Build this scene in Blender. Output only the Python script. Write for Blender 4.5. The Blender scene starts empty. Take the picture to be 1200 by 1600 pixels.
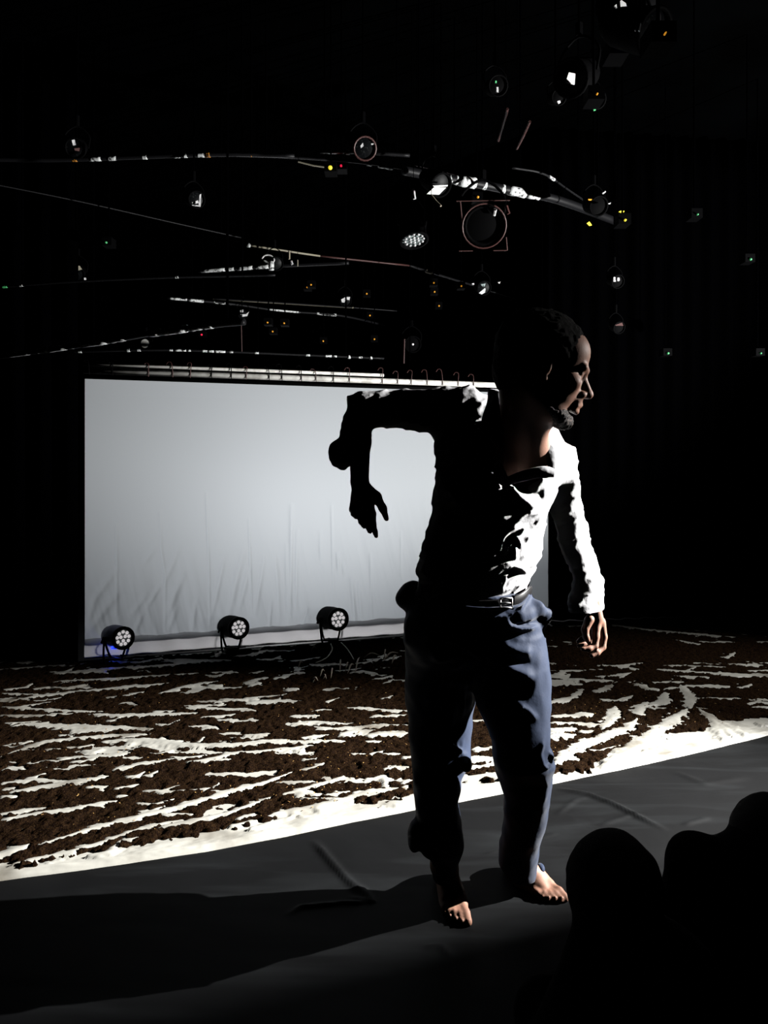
import bpy, bmesh, math, random
import numpy as np
from mathutils import Vector, Matrix

# ------------------------------------------------------------------ camera
F, CX, CY, CH = 1155.0, 600.0, 712.0, 1.30       # focal in px of a 1200x1600 frame, horizon row, eye height
sc = bpy.context.scene
cam_d = bpy.data.cameras.new('camera'); cam = bpy.data.objects.new('camera', cam_d)
sc.collection.objects.link(cam); sc.camera = cam
cam.location = (0, 0, CH); cam.rotation_euler = (math.radians(90), 0, 0)
cam_d.sensor_fit = 'VERTICAL'; cam_d.sensor_height = 32.0
cam_d.lens = 32.0 * F / 1600.0; cam_d.shift_y = -(800 - CY) / 1600.0
cam_d.clip_start = 0.05

# ------------------------------------------------------------------ world, exposure, lights
w = bpy.data.worlds.new('world'); sc.world = w; w.use_nodes = True
w.node_tree.nodes['Background'].inputs[0].default_value = (0.5, 0.6, 0.8, 1)
w.node_tree.nodes['Background'].inputs[1].default_value = 0.0002
sc.view_settings.view_transform = 'Standard'; sc.view_settings.look = 'None'
sc.view_settings.exposure = 0.0; sc.view_settings.gamma = 1.0
sc.view_settings.use_curve_mapping = False
sc.cycles.max_bounces = 4; sc.cycles.diffuse_bounces = 0; sc.cycles.glossy_bounces = 2
sc.cycles.caustics_reflective = False; sc.cycles.caustics_refractive = False

def lamp(kind, name, loc, target, energy, color=(1, 1, 1), **kw):
    l = bpy.data.lights.new(name, kind); o = bpy.data.objects.new(name, l)
    sc.collection.objects.link(o); o.location = loc
    o.rotation_euler = (Vector(target) - Vector(loc)).to_track_quat('-Z', 'Y').to_euler()
    l.energy = energy; l.color = color
    for k, v in kw.items(): setattr(l, k, v)
    return o
KEY = (4.8, 3.05, 2.62)
lamp('SPOT', 'side_spotlight', KEY, (1.05, 2.55, 0.65), 6900, (1.0, 0.985, 0.96), spot_size=math.radians(41),
     spot_blend=1.0, shadow_soft_size=0.02)
lamp('SPOT', 'added_back_wash', (4.3, 4.3, 3.2), (1.95, 4.0, 0.0), 420, (1.0, 0.985, 0.96), spot_size=math.radians(46),
     spot_blend=1.0, shadow_soft_size=0.05)  # added unseen lamp that brightens the sheet at the right back
# floods standing on the floor behind the projection screen
lamp('AREA', 'backlight_flood', (-0.9, 7.2, 0.55), (-0.75, 5.1, 0.95), 18, (0.98, 0.985, 1.0), shape='DISK', size=0.35,
     spread=math.radians(120))
lamp('AREA', 'backlight_flood', (1.3, 8.0, 0.9), (0.4, 5.4, 1.0), 6.5, (0.96, 0.98, 1.0), shape='DISK', size=0.35,
     spread=math.radians(110))
# added unseen lamp off frame to the right, brightens the lighting rig
lamp('SPOT', 'added_rig_uplight', (4.4, 2.4, 0.9), (0.0, 5.2, 3.75), 2000, (1.0, 0.99, 0.97), spot_size=math.radians(75),
     spot_blend=0.5, shadow_soft_size=0.04)

# ------------------------------------------------------------------ helpers
rnd = random.Random(7); nrs = np.random.RandomState(11)
COL = sc.collection
def P(px, py, d): return np.array([(px - CX) * d / F, d, CH - (py - CY) * d / F])
def H(px, py, z):                                   # the point seen at a pixel that lies at height z
    d = F * (z - CH) / (CY - py); return np.array([(px - CX) * d / F, d, z])

def principled(name, color, rough=0.6, metal=0.0, spec=0.5, noise=None, bump=None, sheen=0.0, emit=None, coat=0.0):
    m = bpy.data.materials.new(name); m.use_nodes = True; nt = m.node_tree
    b = nt.nodes['Principled BSDF']
    b.inputs['Base Color'].default_value = (*color, 1); b.inputs['Roughness'].default_value = rough
    b.inputs['Metallic'].default_value = metal; b.inputs['Specular IOR Level'].default_value = spec
    b.inputs['Sheen Weight'].default_value = sheen; b.inputs['Coat Weight'].default_value = coat
    if emit:
        b.inputs['Emission Color'].default_value = (*emit[0], 1); b.inputs['Emission Strength'].default_value = emit[1]
    tc = nt.nodes.new('ShaderNodeTexCoord')
    if noise:                                       # (scale, other colour, detail, lo, hi)
        n = nt.nodes.new('ShaderNodeTexNoise'); n.inputs['Scale'].default_value = noise[0]
        n.inputs['Detail'].default_value = noise[2]
        mr = nt.nodes.new('ShaderNodeMapRange'); mr.inputs[1].default_value = noise[3]; mr.inputs[2].default_value = noise[4]
        mx = nt.nodes.new('ShaderNodeMix'); mx.data_type = 'RGBA'
        mx.inputs[6].default_value = (*color, 1); mx.inputs[7].default_value = (*noise[1], 1)
        nt.links.new(tc.outputs['Object'], n.inputs['Vector']); nt.links.new(n.outputs['Fac'], mr.inputs[0])
        nt.links.new(mr.outputs[0], mx.inputs[0]); nt.links.new(mx.outputs[2], b.inputs['Base Color'])
    if bump:                                        # (scale, strength, distance)
        n = nt.nodes.new('ShaderNodeTexNoise'); n.inputs['Scale'].default_value = bump[0]; n.inputs['Detail'].default_value = 5
        bp = nt.nodes.new('ShaderNodeBump'); bp.inputs['Strength'].default_value = bump[1]; bp.inputs['Distance'].default_value = bump[2]
        nt.links.new(tc.outputs['Object'], n.inputs['Vector']); nt.links.new(n.outputs['Fac'], bp.inputs['Height'])
        nt.links.new(bp.outputs[0], b.inputs['Normal'])
    return m

M = {}
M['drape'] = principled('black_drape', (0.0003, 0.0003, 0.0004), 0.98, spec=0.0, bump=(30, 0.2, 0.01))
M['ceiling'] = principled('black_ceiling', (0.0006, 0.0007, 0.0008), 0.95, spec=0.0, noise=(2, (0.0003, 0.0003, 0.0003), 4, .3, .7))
M['black_metal'] = principled('black_metal', (0.0010, 0.0010, 0.0012), 0.7, spec=0.03, bump=(200, 0.1, 0.001))
M['blue_lit_body'] = principled('blue_lit_metal', (0.02, 0.025, 0.22), 0.45, spec=0.3, bump=(200, 0.1, 0.001))  # blue light falling on the housing put into the metal colour
M['dark_steel'] = principled('dark_steel_tube', (0.006, 0.006, 0.007), 0.5, spec=.2, bump=(120, 0.1, 0.001))
M['steel'] = principled('bare_steel', (0.75, 0.75, 0.76), 0.45, metal=0.3, noise=(60, (0.35, 0.35, 0.36), 3, .35, .7))
M['glint_white'] = principled('painted_glint_white', (0.75, 0.78, 0.78), 0.6, noise=(55, (0.04, 0.04, 0.04), 4, .52, .62))  # white that stands in for light caught by the dark pipes
M['white_panel'] = principled('white_panel', (.85, .86, .84), .5, bump=(40, .1, .002))
M['white_tube'] = principled('white_painted_tube', (0.85, 0.85, 0.80), 0.45, noise=(14, (0.55, 0.54, 0.50), 4, .45, .65))
M['amber'] = principled('amber_gel', (0.6, 0.25, 0.02), 0.4, emit=((1, 0.42, 0.03), 0.5))
M['amber_mark'] = principled('amber_mark', (.5, .2, .02), .5, noise=(70, (.03, .01, .0), 3, .45, .55))
M['yellow'] = principled('yellow_lamp', (0.8, 0.7, 0.05), 0.4, emit=((1, 0.8, 0.05), 0.8))
M['green'] = principled('green_lamp', (0.1, 0.5, 0.2), 0.4, emit=((0.15, 0.9, 0.3), 0.12))
M['red'] = principled('red_lamp', (0.8, 0.02, 0.05), 0.4, emit=((1, 0.02, 0.08), 0.8))
M['blue'] = principled('blue_lamp', (0.02, 0.05, 0.8), 0.4, emit=((0.02, 0.06, 1), 0.5))
M['rust'] = principled('reddish_gel_frame', (0.06, 0.022, 0.02), 0.5, bump=(60, .2, .002))
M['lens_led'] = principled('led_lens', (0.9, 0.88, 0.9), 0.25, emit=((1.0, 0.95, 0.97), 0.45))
M['lens_plate'] = principled('led_plate', (0.10, 0.11, 0.115), 0.5, emit=((0.75, 0.85, 0.85), 0.02))
M['lens_glass'] = principled('frosted_lens', (0.35, 0.42, 0.42), 0.15, noise=(90, (0.02, 0.03, 0.03), 3, .45, .6))
M['dark_lens'] = principled('dark_lantern_lens', (.003, .0035, .004), .4, spec=.05, noise=(120, (.02, .022, .022), 2, .6, .7))
M['cable'] = principled('black_rubber_cable', (0.01, 0.01, 0.01), 0.5, bump=(100, .1, .001))
M['pale_cable'] = principled('grey_cable', (0.25, 0.23, 0.17), 0.5, bump=(100, .1, .001))

# black dance floor: dull vinyl with pale scuffs
def floor_material():
    m = bpy.data.materials.new('black_vinyl_floor'); m.use_nodes = True; nt = m.node_tree; b = nt.nodes['Principled BSDF']
    tc = nt.nodes.new('ShaderNodeTexCoord')
    n1 = nt.nodes.new('ShaderNodeTexNoise'); n1.inputs['Scale'].default_value = 1.6; n1.inputs['Detail'].default_value = 8; n1.inputs['Distortion'].default_value = 1.5
    mp = nt.nodes.new('ShaderNodeMapping'); mp.inputs['Rotation'].default_value = (0, 0, 0.5); mp.inputs['Scale'].default_value = (1.2, 7, 1)
    n2 = nt.nodes.new('ShaderNodeTexNoise'); n2.inputs['Scale'].default_value = 1.3; n2.inputs['Detail'].default_value = 6; n2.inputs['Distortion'].default_value = 0.8
    nt.links.new(tc.outputs['Object'], n1.inputs['Vector']); nt.links.new(tc.outputs['Object'], mp.inputs['Vector'])
    nt.links.new(mp.outputs[0], n2.inputs['Vector'])
    r1 = nt.nodes.new('ShaderNodeMapRange'); r1.inputs[1].default_value = .35; r1.inputs[2].default_value = .75
    r2 = nt.nodes.new('ShaderNodeMapRange'); r2.inputs[1].default_value = .48; r2.inputs[2].default_value = .85
    nt.links.new(n1.outputs['Fac'], r1.inputs[0]); nt.links.new(n2.outputs['Fac'], r2.inputs[0])
    a = nt.nodes.new('ShaderNodeMix'); a.data_type = 'RGBA'; a.inputs[6].default_value = (0.0012, 0.0014, 0.0017, 1); a.inputs[7].default_value = (0.0030, 0.0032, 0.0037, 1)
    c = nt.nodes.new('ShaderNodeMix'); c.data_type = 'RGBA'; c.inputs[7].default_value = (0.012, 0.0135, 0.0145, 1)
    nt.links.new(r1.outputs[0], a.inputs[0]); nt.links.new(a.outputs[2], c.inputs[6]); nt.links.new(r2.outputs[0], c.inputs[0])
    nt.links.new(c.outputs[2], b.inputs['Base Color'])
    b.inputs['Roughness'].default_value = 0.7; b.inputs['Specular IOR Level'].default_value = 0.12
    bp = nt.nodes.new('ShaderNodeBump'); bp.inputs['Strength'].default_value = .25; bp.inputs['Distance'].default_value = .01
    nt.links.new(n1.outputs['Fac'], bp.inputs['Height']); nt.links.new(bp.outputs[0], b.inputs['Normal'])
    return m
M['floor'] = floor_material()

def mesh_np(name, V, Fq, mat, parent=None, smooth=True):
    me = bpy.data.meshes.new(name); V = np.asarray(V, np.float32); Fq = np.asarray(Fq, np.int32); k = Fq.shape[1]
    me.vertices.add(len(V)); me.vertices.foreach_set('co', V.ravel())
    me.loops.add(Fq.size); me.loops.foreach_set('vertex_index', Fq.ravel())
    me.polygons.add(len(Fq)); me.polygons.foreach_set('loop_start', np.arange(0, Fq.size, k, dtype=np.int32))
    me.polygons.foreach_set('use_smooth', np.full(len(Fq), smooth)); me.update(calc_edges=True); me.validate()
    me.materials.append(mat); o = bpy.data.objects.new(name, me); COL.objects.link(o); o.parent = parent
    return o
def obj(name, bm, mat, parent=None, smooth=False):
    me = bpy.data.meshes.new(name); bmesh.ops.recalc_face_normals(bm, faces=bm.faces); bm.to_mesh(me); bm.free()
    me.materials.append(mat)
    if smooth: me.polygons.foreach_set('use_smooth', np.full(len(me.polygons), True))
    o = bpy.data.objects.new(name, me); COL.objects.link(o); o.parent = parent
    return o
def tag(o, label=None, cat=None, group=None, kind=None):
    if label: o['label'] = label
    if cat: o['category'] = cat
    if group: o['group'] = group
    if kind: o['kind'] = kind
    return o
def empty(name, loc=(0, 0, 0), **kw):
    o = bpy.data.objects.new(name, None); o.empty_display_size = 0.05; COL.objects.link(o); o.location = loc
    tag(o, **kw); return o
def rebase(root):
    """move the parts' geometry so that it is relative to the root's location"""
    for ch in [c for c in bpy.data.objects if c.parent == root]:
        if ch.type == 'MESH' and not ch.get('_r'):
            ch.data.transform(Matrix.Translation(-Vector(root.location)))
            for g in [c for c in bpy.data.objects if c.parent == ch]: g.data.transform(Matrix.Translation(-Vector(root.location)))
def box(bm, c, s, rot=None):
    g = bmesh.ops.create_cube(bm, size=1.0)['verts']
    for v in g: v.co = Vector((v.co.x * s[0], v.co.y * s[1], v.co.z * s[2]))
    if rot is not None: bmesh.ops.rotate(bm, verts=g, cent=(0, 0, 0), matrix=rot)
    bmesh.ops.translate(bm, verts=g, vec=Vector(c)); return bm
def tube(bm, pts, r, seg=8, caps=True):
    pts = [Vector(p) for p in pts]; rings = []
    rr = r if hasattr(r, '__len__') else [r] * len(pts); up = None
    for i, p in enumerate(pts):
        t = (pts[min(i + 1, len(pts) - 1)] - pts[max(i - 1, 0)]).normalized()
        if up is None: up = Vector((0, 0, 1)) if abs(t.z) < .9 else Vector((1, 0, 0))
        a = t.cross(up).normalized(); b = a.cross(t).normalized(); up = b
        rings.append([bm.verts.new(p + (a * math.cos(2 * math.pi * k / seg) + b * math.sin(2 * math.pi * k / seg)) * rr[i]) for k in range(seg)])
    for A, B in zip(rings, rings[1:]):
        for k in range(seg): bm.faces.new((A[k], A[(k + 1) % seg], B[(k + 1) % seg], B[k]))
    if caps: bm.faces.new(rings[0]); bm.faces.new(rings[-1])
    return bm
def smooth_path(pts, n=6):
    pts = [Vector(p) for p in pts]
    if len(pts) < 3: return [pts[0].lerp(pts[-1], i / n) for i in range(n + 1)]
    out = []
    q = [2 * pts[0] - pts[1]] + pts + [2 * pts[-1] - pts[-2]]
    for i in range(1, len(q) - 2):
        for k in range(n):
            t = k / n; a, b, c, d = q[i - 1:i + 3]
            out.append(.5 * ((2 * b) + (c - a) * t + (2 * a - 5 * b + 4 * c - d) * t * t + (3 * b - a - 3 * c + d) * t ** 3))
    out.append(pts[-1]); return out
def frame(axis):
    """matrix whose local z is the axis"""
    return Vector(axis).normalized().to_track_quat('Z', 'Y').to_matrix()
def lathe(bm, prof, origin, axis, seg=20):
    R = frame(axis); o = Vector(origin); rings = []
    for r, z in prof:
        if r < 1e-6: rings.append([bm.verts.new(o + R @ Vector((0, 0, z)))])
        else: rings.append([bm.verts.new(o + R @ Vector((r * math.cos(2 * math.pi * k / seg), r * math.sin(2 * math.pi * k / seg), z))) for k in range(seg)])
    for A, B in zip(rings, rings[1:]):
        for k in range(seg):
            k2 = (k + 1) % seg
            if len(A) == 1 and len(B) == 1: continue
            if len(A) == 1: bm.faces.new((A[0], B[k2], B[k]))
            elif len(B) == 1: bm.faces.new((A[k], A[k2], B[0]))
            else: bm.faces.new((A[k], A[k2], B[k2], B[k]))
    return bm

# numpy value noise
_T = nrs.rand(32, 32, 32).astype(np.float32)
def vnoise(x, y, z):
    x, y, z = np.broadcast_arrays(x, y, z)
    xi, yi, zi = (np.floor(v).astype(np.int32) for v in (x, y, z))
    fx, fy, fz = x - xi, y - yi, z - zi
    fx, fy, fz = (f * f * (3 - 2 * f) for f in (fx, fy, fz))
    g = lambda a, b, c: _T[(xi + a) & 31, (yi + b) & 31, (zi + c) & 31]
    l = lambda a, b, t: a + (b - a) * t
    return l(l(l(g(0,0,0), g(1,0,0), fx), l(g(0,1,0), g(1,1,0), fx), fy), l(l(g(0,0,1), g(1,0,1), fx), l(g(0,1,1), g(1,1,1), fx), fy), fz)
def fbm(x, y, z=0.0, o=4):
    s = 0; a = 0.5; t = 0
    for i in range(o):
        s = s + a * vnoise(x * 2 ** i + 7.3 * i, y * 2 ** i + 3.1 * i, z * 2 ** i + 1.7 * i); t += a; a *= .55
    return s / t
def seg_dist(X, Y, pts):
    """distance and position along a polyline in a plane"""
    best = np.full(X.shape, 9.0, np.float32); L = 0; pos = np.zeros(X.shape, np.float32)
    for a, b in zip(pts, pts[1:]):
        dx, dy = b[0] - a[0], b[1] - a[1]; q = dx * dx + dy * dy + 1e-9
        t = np.clip(((X - a[0]) * dx + (Y - a[1]) * dy) / q, 0, 1)
        d = np.sqrt((X - a[0] - t * dx) ** 2 + (Y - a[1] - t * dy) ** 2); m = d < best
        best = np.where(m, d, best); pos = np.where(m, L + t * q ** .5, pos); L += q ** .5
    return best, pos / L

# ------------------------------------------------------------------ room
def slab(name, lo, hi, mat):
    bm = bmesh.new(); c = [(a + b) / 2 for a, b in zip(lo, hi)]; box(bm, c, [b - a for a, b in zip(lo, hi)])
    return tag(obj(name, bm, mat), kind='structure')
slab('floor', (-6.5, -2.0, -0.1), (8.0, 12.0, 0.0), M['floor'])
slab('ceiling', (-6.5, -2.0, 3.9), (8.0, 12.0, 4.0), M['ceiling'])
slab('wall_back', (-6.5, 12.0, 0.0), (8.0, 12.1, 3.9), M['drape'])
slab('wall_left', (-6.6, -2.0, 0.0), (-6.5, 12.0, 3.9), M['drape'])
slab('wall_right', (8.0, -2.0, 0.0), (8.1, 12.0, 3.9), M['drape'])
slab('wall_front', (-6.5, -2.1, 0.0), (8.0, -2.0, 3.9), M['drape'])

def curtain(x0, y0, x1, y1, z1, label, amp=.035, wl=.16):
    n = int(math.hypot(x1 - x0, y1 - y0) / .02); L = math.hypot(x1 - x0, y1 - y0)
    nx, ny = -(y1 - y0) / L, (x1 - x0) / L; s = np.linspace(0, 1, n); zs = np.linspace(0.005, z1, 12)
    S, Z = np.meshgrid(s, zs, indexing='ij')
    D = amp * np.sin(S * L / wl * 2 * np.pi + 1.3 * np.sin(S * 9)) * (0.6 + .4 * Z / z1)
    V = []
    for th in (0, .006):
        V.append(np.stack([x0 + (x1 - x0) * S + nx * (D + th), y0 + (y1 - y0) * S + ny * (D + th), Z], -1).reshape(-1, 3))
    i, j = np.meshgrid(np.arange(n - 1), np.arange(11), indexing='ij'); a = (i * 12 + j).ravel(); N = n * 12
    f1 = np.stack([a, a + 12, a + 13, a + 1], -1); f2 = f1[:, ::-1] + N
    e = np.arange(n - 1) * 12; e2 = np.arange(11)
    f3 = np.stack([e, e + N, e + 12 + N, e + 12], -1); f4 = np.stack([e + 11, e + 23, e + 23 + N, e + 11 + N], -1)
    f5 = np.stack([e2, e2 + 1, e2 + 1 + N, e2 + N], -1); lb = (n - 1) * 12 + e2; f6 = np.stack([lb, lb + N, lb + 1 + N, lb + 1], -1)
    o = mesh_np('stage_curtain', np.concatenate(V), np.concatenate([f1, f2, f3, f4, f5, f6]), M['drape'])
    tag(o, label, 'curtain', group=None); return o
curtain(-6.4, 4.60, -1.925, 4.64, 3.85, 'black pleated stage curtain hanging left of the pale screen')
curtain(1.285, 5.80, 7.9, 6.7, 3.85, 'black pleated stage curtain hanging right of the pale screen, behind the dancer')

# ------------------------------------------------------------------ projection screen
S0 = np.array([-1.91, 4.72]); U = np.array([.954, .2985]); N2 = np.array([.2985, -.954])    # along the screen, towards the viewer
SL = 3.33; SH = 1.80
def on_screen(px):                                  # distance along the screen of the point seen in a pixel column
    k = (px - CX) / F; return (k * S0[1] - S0[0]) / (U[0] - k * U[1])
screen = empty('projection_screen', (S0[0], S0[1], 0), label='wide pale grey backlit cloth screen with creased lower part, standing behind the dancer', cat='screen')
m = bpy.data.materials.new('backlit_screen_cloth'); m.use_nodes = True; nt = m.node_tree
b = nt.nodes['Principled BSDF']; b.inputs['Base Color'].default_value = (.62, .65, .67, 1); b.inputs['Roughness'].default_value = .9; b.inputs['Specular IOR Level'].default_value = .1
tr = nt.nodes.new('ShaderNodeBsdfTranslucent'); tr.inputs[0].default_value = (.66, .70, .74, 1)
mx = nt.nodes.new('ShaderNodeMixShader'); mx.inputs[0].default_value = .6
nz = nt.nodes.new('ShaderNodeTexNoise'); nz.inputs['Scale'].default_value = 260; bp = nt.nodes.new('ShaderNodeBump'); bp.inputs['Strength'].default_value = .15; bp.inputs['Distance'].default_value = .002
nt.links.new(nz.outputs['Fac'], bp.inputs['Height']); nt.links.new(bp.outputs[0], b.inputs['Normal'])
nt.links.new(b.outputs[0], mx.inputs[1]); nt.links.new(tr.outputs[0], mx.inputs[2]); nt.links.new(mx.outputs[0], nt.nodes['Material Output'].inputs[0])
M['screen'] = m
# creases: (px,py) polylines seen on the cloth, width in metres, depth in metres
CREASE = [([(182,820),(183,960)],.010,.006),([(145,940),(165,912),(178,895)],.022,.010),([(140,985),(165,950),(185,925)],.026,.012),
 ([(225,880),(241,855)],.02,.008),([(205,960),(228,930)],.02,.008),([(232,945),(250,915)],.016,.009),([(250,800),(252,860),(258,900),(258,985)],.010,.006),
 ([(255,915),(270,880),(280,850)],.018,.008),([(262,962),(272,930),(285,900)],.024,.016),([(263,985),(275,950)],.018,.010),([(322,770),(326,880),(328,975)],.008,.007),
 ([(330,965),(340,920),(350,870)],.016,.010),([(358,960),(368,910),(380,860)],.022,.014),([(374,950),(388,890)],.018,.012),([(389,810),(391,890),(393,960)],.008,.008),
 ([(398,960),(408,900),(412,870)],.016,.010),([(430,860),(437,970)],.014,.008),([(447,850),(449,980)],.012,.009),([(455,790),(454,900),(452,985)],.014,.012),
 ([(464,830),(462,960)],.012,.008),([(500,830),(501,880)],.012,.006),([(518,790),(521,930)],.008,.007),([(527,865),(529,895)],.012,.010),([(536,880),(538,900)],.01,.006),
 ([(549,905),(555,980)],.016,.014),([(560,910),(566,975)],.014,.008),([(579,865),(581,970)],.009,.007),([(627,830),(627,900)],.006,.004),
 ([(150,930),(138,975)],.02,.008),([(470,985),(480,950)],.012,.008),([(300,985),(306,940)],.016,.009),([(212,985),(222,960)],.016,.008),([(420,985),(424,940)],.01,.008)]
ns, nz_ = 660, 300
ss, zz = np.meshgrid(np.linspace(0, SL, ns), np.linspace(.10, SH, nz_), indexing='ij'); ss = ss.astype(np.float32); zz = zz.astype(np.float32)
low = np.clip((1.05 - zz) / 1.0, 0, 1) ** 1.3
D = 0.006 * np.sin(ss * 2.1) + 0.012 * (fbm(ss * 1.2, zz * .6, 3.0, 3) - .5) + low * .030 * (fbm(ss * 13 + zz * 3.0, zz * 1.6, 8.0, 3) - .5)
for pl, wd, dp in CREASE:
    pts = []
    for px, py in pl:
        s_ = on_screen(px); d_ = S0[1] + U[1] * s_; pts.append((s_, CH - (py - CY) * d_ / F))
    q, t = seg_dist(ss, zz, pts); D += dp * np.exp(-(q / wd) ** 2) * np.clip(np.sin(np.pi * (.12 + .76 * t)), 0, 1)
top_sag = 0.008 * np.abs(np.sin(ss * np.pi / .33)) * np.clip((zz - 1.7) / .1, 0, 1)
D = D * np.clip((1.79 - zz) / .1, 0, 1) * np.clip((zz - .02) / .1, .25, 1)
X = S0[0] + U[0] * ss + N2[0] * D; Y = S0[1] + U[1] * ss + N2[1] * D; Z = zz - top_sag
def grid_faces(a, b_):
    i, j = np.meshgrid(np.arange(a - 1), np.arange(b_ - 1), indexing='ij'); k = (i * b_ + j).ravel(); return np.stack([k, k + b_, k + b_ + 1, k + 1], -1)
mesh_np('screen_cloth', np.stack([X, Y, Z], -1).reshape(-1, 3), grid_faces(ns, nz_), M['screen'], screen)
def sp(s, z, off=0.0): return Vector((S0[0] + U[0] * s + N2[0] * off, S0[1] + U[1] * s + N2[1] * off, z))
# bottom hem pocket, rails, ties
M['hem'] = principled('bounce_lit_hem_tape', (.50, .49, .49), .8, noise=(9, (.36, .35, .34), 4, .4, .6))
M['hem'] = M['screen'].copy(); M['hem'].name = 'bounce_lit_hem_cloth'
for n_ in M['hem'].node_tree.nodes:
    if n_.type == 'BSDF_TRANSLUCENT': n_.inputs[0].default_value = (.93, .91, .92, 1)  # bounce light off the groundsheet painted into the hem colour
nh = 200; V = []
for z_, o_ in ((.012, .03), (.03, .042), (.07, .046), (.115, .020), (.128, .004)):
    for i in range(nh):
        s_ = SL * i / (nh - 1); V.append(sp(s_, z_ + .004 * math.sin(s_ * 23), o_ + .004 * math.sin(s_ * 31)))
f = [(r * nh + i, r * nh + i + 1, (r + 1) * nh + i + 1, (r + 1) * nh + i) for r in range(4) for i in range(nh - 1)]
hem = mesh_np('bottom_hem', V, f, M['hem'], screen)
tag(hem, label='doubled hem along the bottom, coloured paler for bounce light')
bm = bmesh.new(); tube(bm, [sp(0, .017, .012), sp(SL, .017, .012)], .012, 8); obj('bottom_batten', bm, M['black_metal'], screen, True)
bm = bmesh.new(); tube(bm, [sp(-.02, 1.80, .02), sp(SL, 1.785, .02)], .011, 8); tag(obj('lower_batten', bm, M['black_metal'], screen, True), label='black rod under the white rails')
bm = bmesh.new(); tube(bm, [sp(-.01, 1.845, .0), sp(SL, 1.83, .0)], [.020] * 2, 10); tag(obj('cloth_heading', bm, M['white_tube'], screen, True), label='thick pale rolled cloth heading')
bm = bmesh.new(); tube(bm, [sp(-.01, 1.885, .0), sp(2.0, 1.878, .0)], [.011] * 2, 10); tag(obj('top_rail', bm, M['white_tube'], screen, True), label='thin white rail')
for px in (140, 176, 232, 270, 297, 330, 361, 384, 420, 440, 470, 493, 520, 545, 596, 620, 641, 666, 690, 714, 738):
    s_ = on_screen(px); zt = 1.90 + rnd.uniform(-.005, .03)
    bm = bmesh.new(); lean = rnd.uniform(-.012, .012)
    tube(bm, smooth_path([sp(s_, 1.815, .024), sp(s_ + lean * .3, 1.87, .022), sp(s_ + lean, zt, .012), sp(s_ + lean - .018, zt + .008, 0.0), sp(s_ + lean - .03, zt - .01, -.01)], 3), .0032, 6)
    obj('tie', bm, M['rust'] if px > 560 or rnd.random() < .3 else M['black_metal'], screen)
for s_ in (.05, 1.1, 2.2, 3.28):
    bm = bmesh.new(); tube(bm, [sp(s_, 1.88), sp(s_, 3.92)], .003, 6); obj('hanging_wire', bm, M['drape'], screen)
rebase(screen)

# ------------------------------------------------------------------ groundsheet with soil
FR = [(-300, 1428), (0, 1376), (100, 1363), (200, 1349), (320, 1331), (450, 1306), (640, 1267), (720, 1253), (860, 1226), (1000, 1196), (1130, 1166), (1200, 1149), (1500, 1085)]
fw = np.array([H(px, py, 0.0) for px, py in FR])
def front_y(x): return np.interp(x, fw[:, 0], fw[:, 1])
BK = [(-4.2, 4.60), (-1.95, 4.62), (-1.8, 4.66), (1.2, 5.58), (1.9, 5.66), (2.8, 5.25), (4.2, 5.0)]
def back_y(x): return np.interp(x, [b_[0] for b_ in BK], [b_[1] for b_ in BK])
XL, XR = -3.6, 3.9
na, nb = 1000, 400
gx, gt = np.meshgrid(np.linspace(XL, XR, na), np.linspace(0, 1, nb), indexing='ij'); gx = gx.astype(np.float32); gt = gt.astype(np.float32)
tt = gt ** 1.25
gy = front_y(gx) * (1 - tt) + back_y(gx) * tt
wob = .012 * (fbm(gx * 6, gt * 0, 5.0, 3) - .5) * np.clip(1 - gt * 12, 0, 1); gy = (gy + wob).astype(np.float32)
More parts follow.
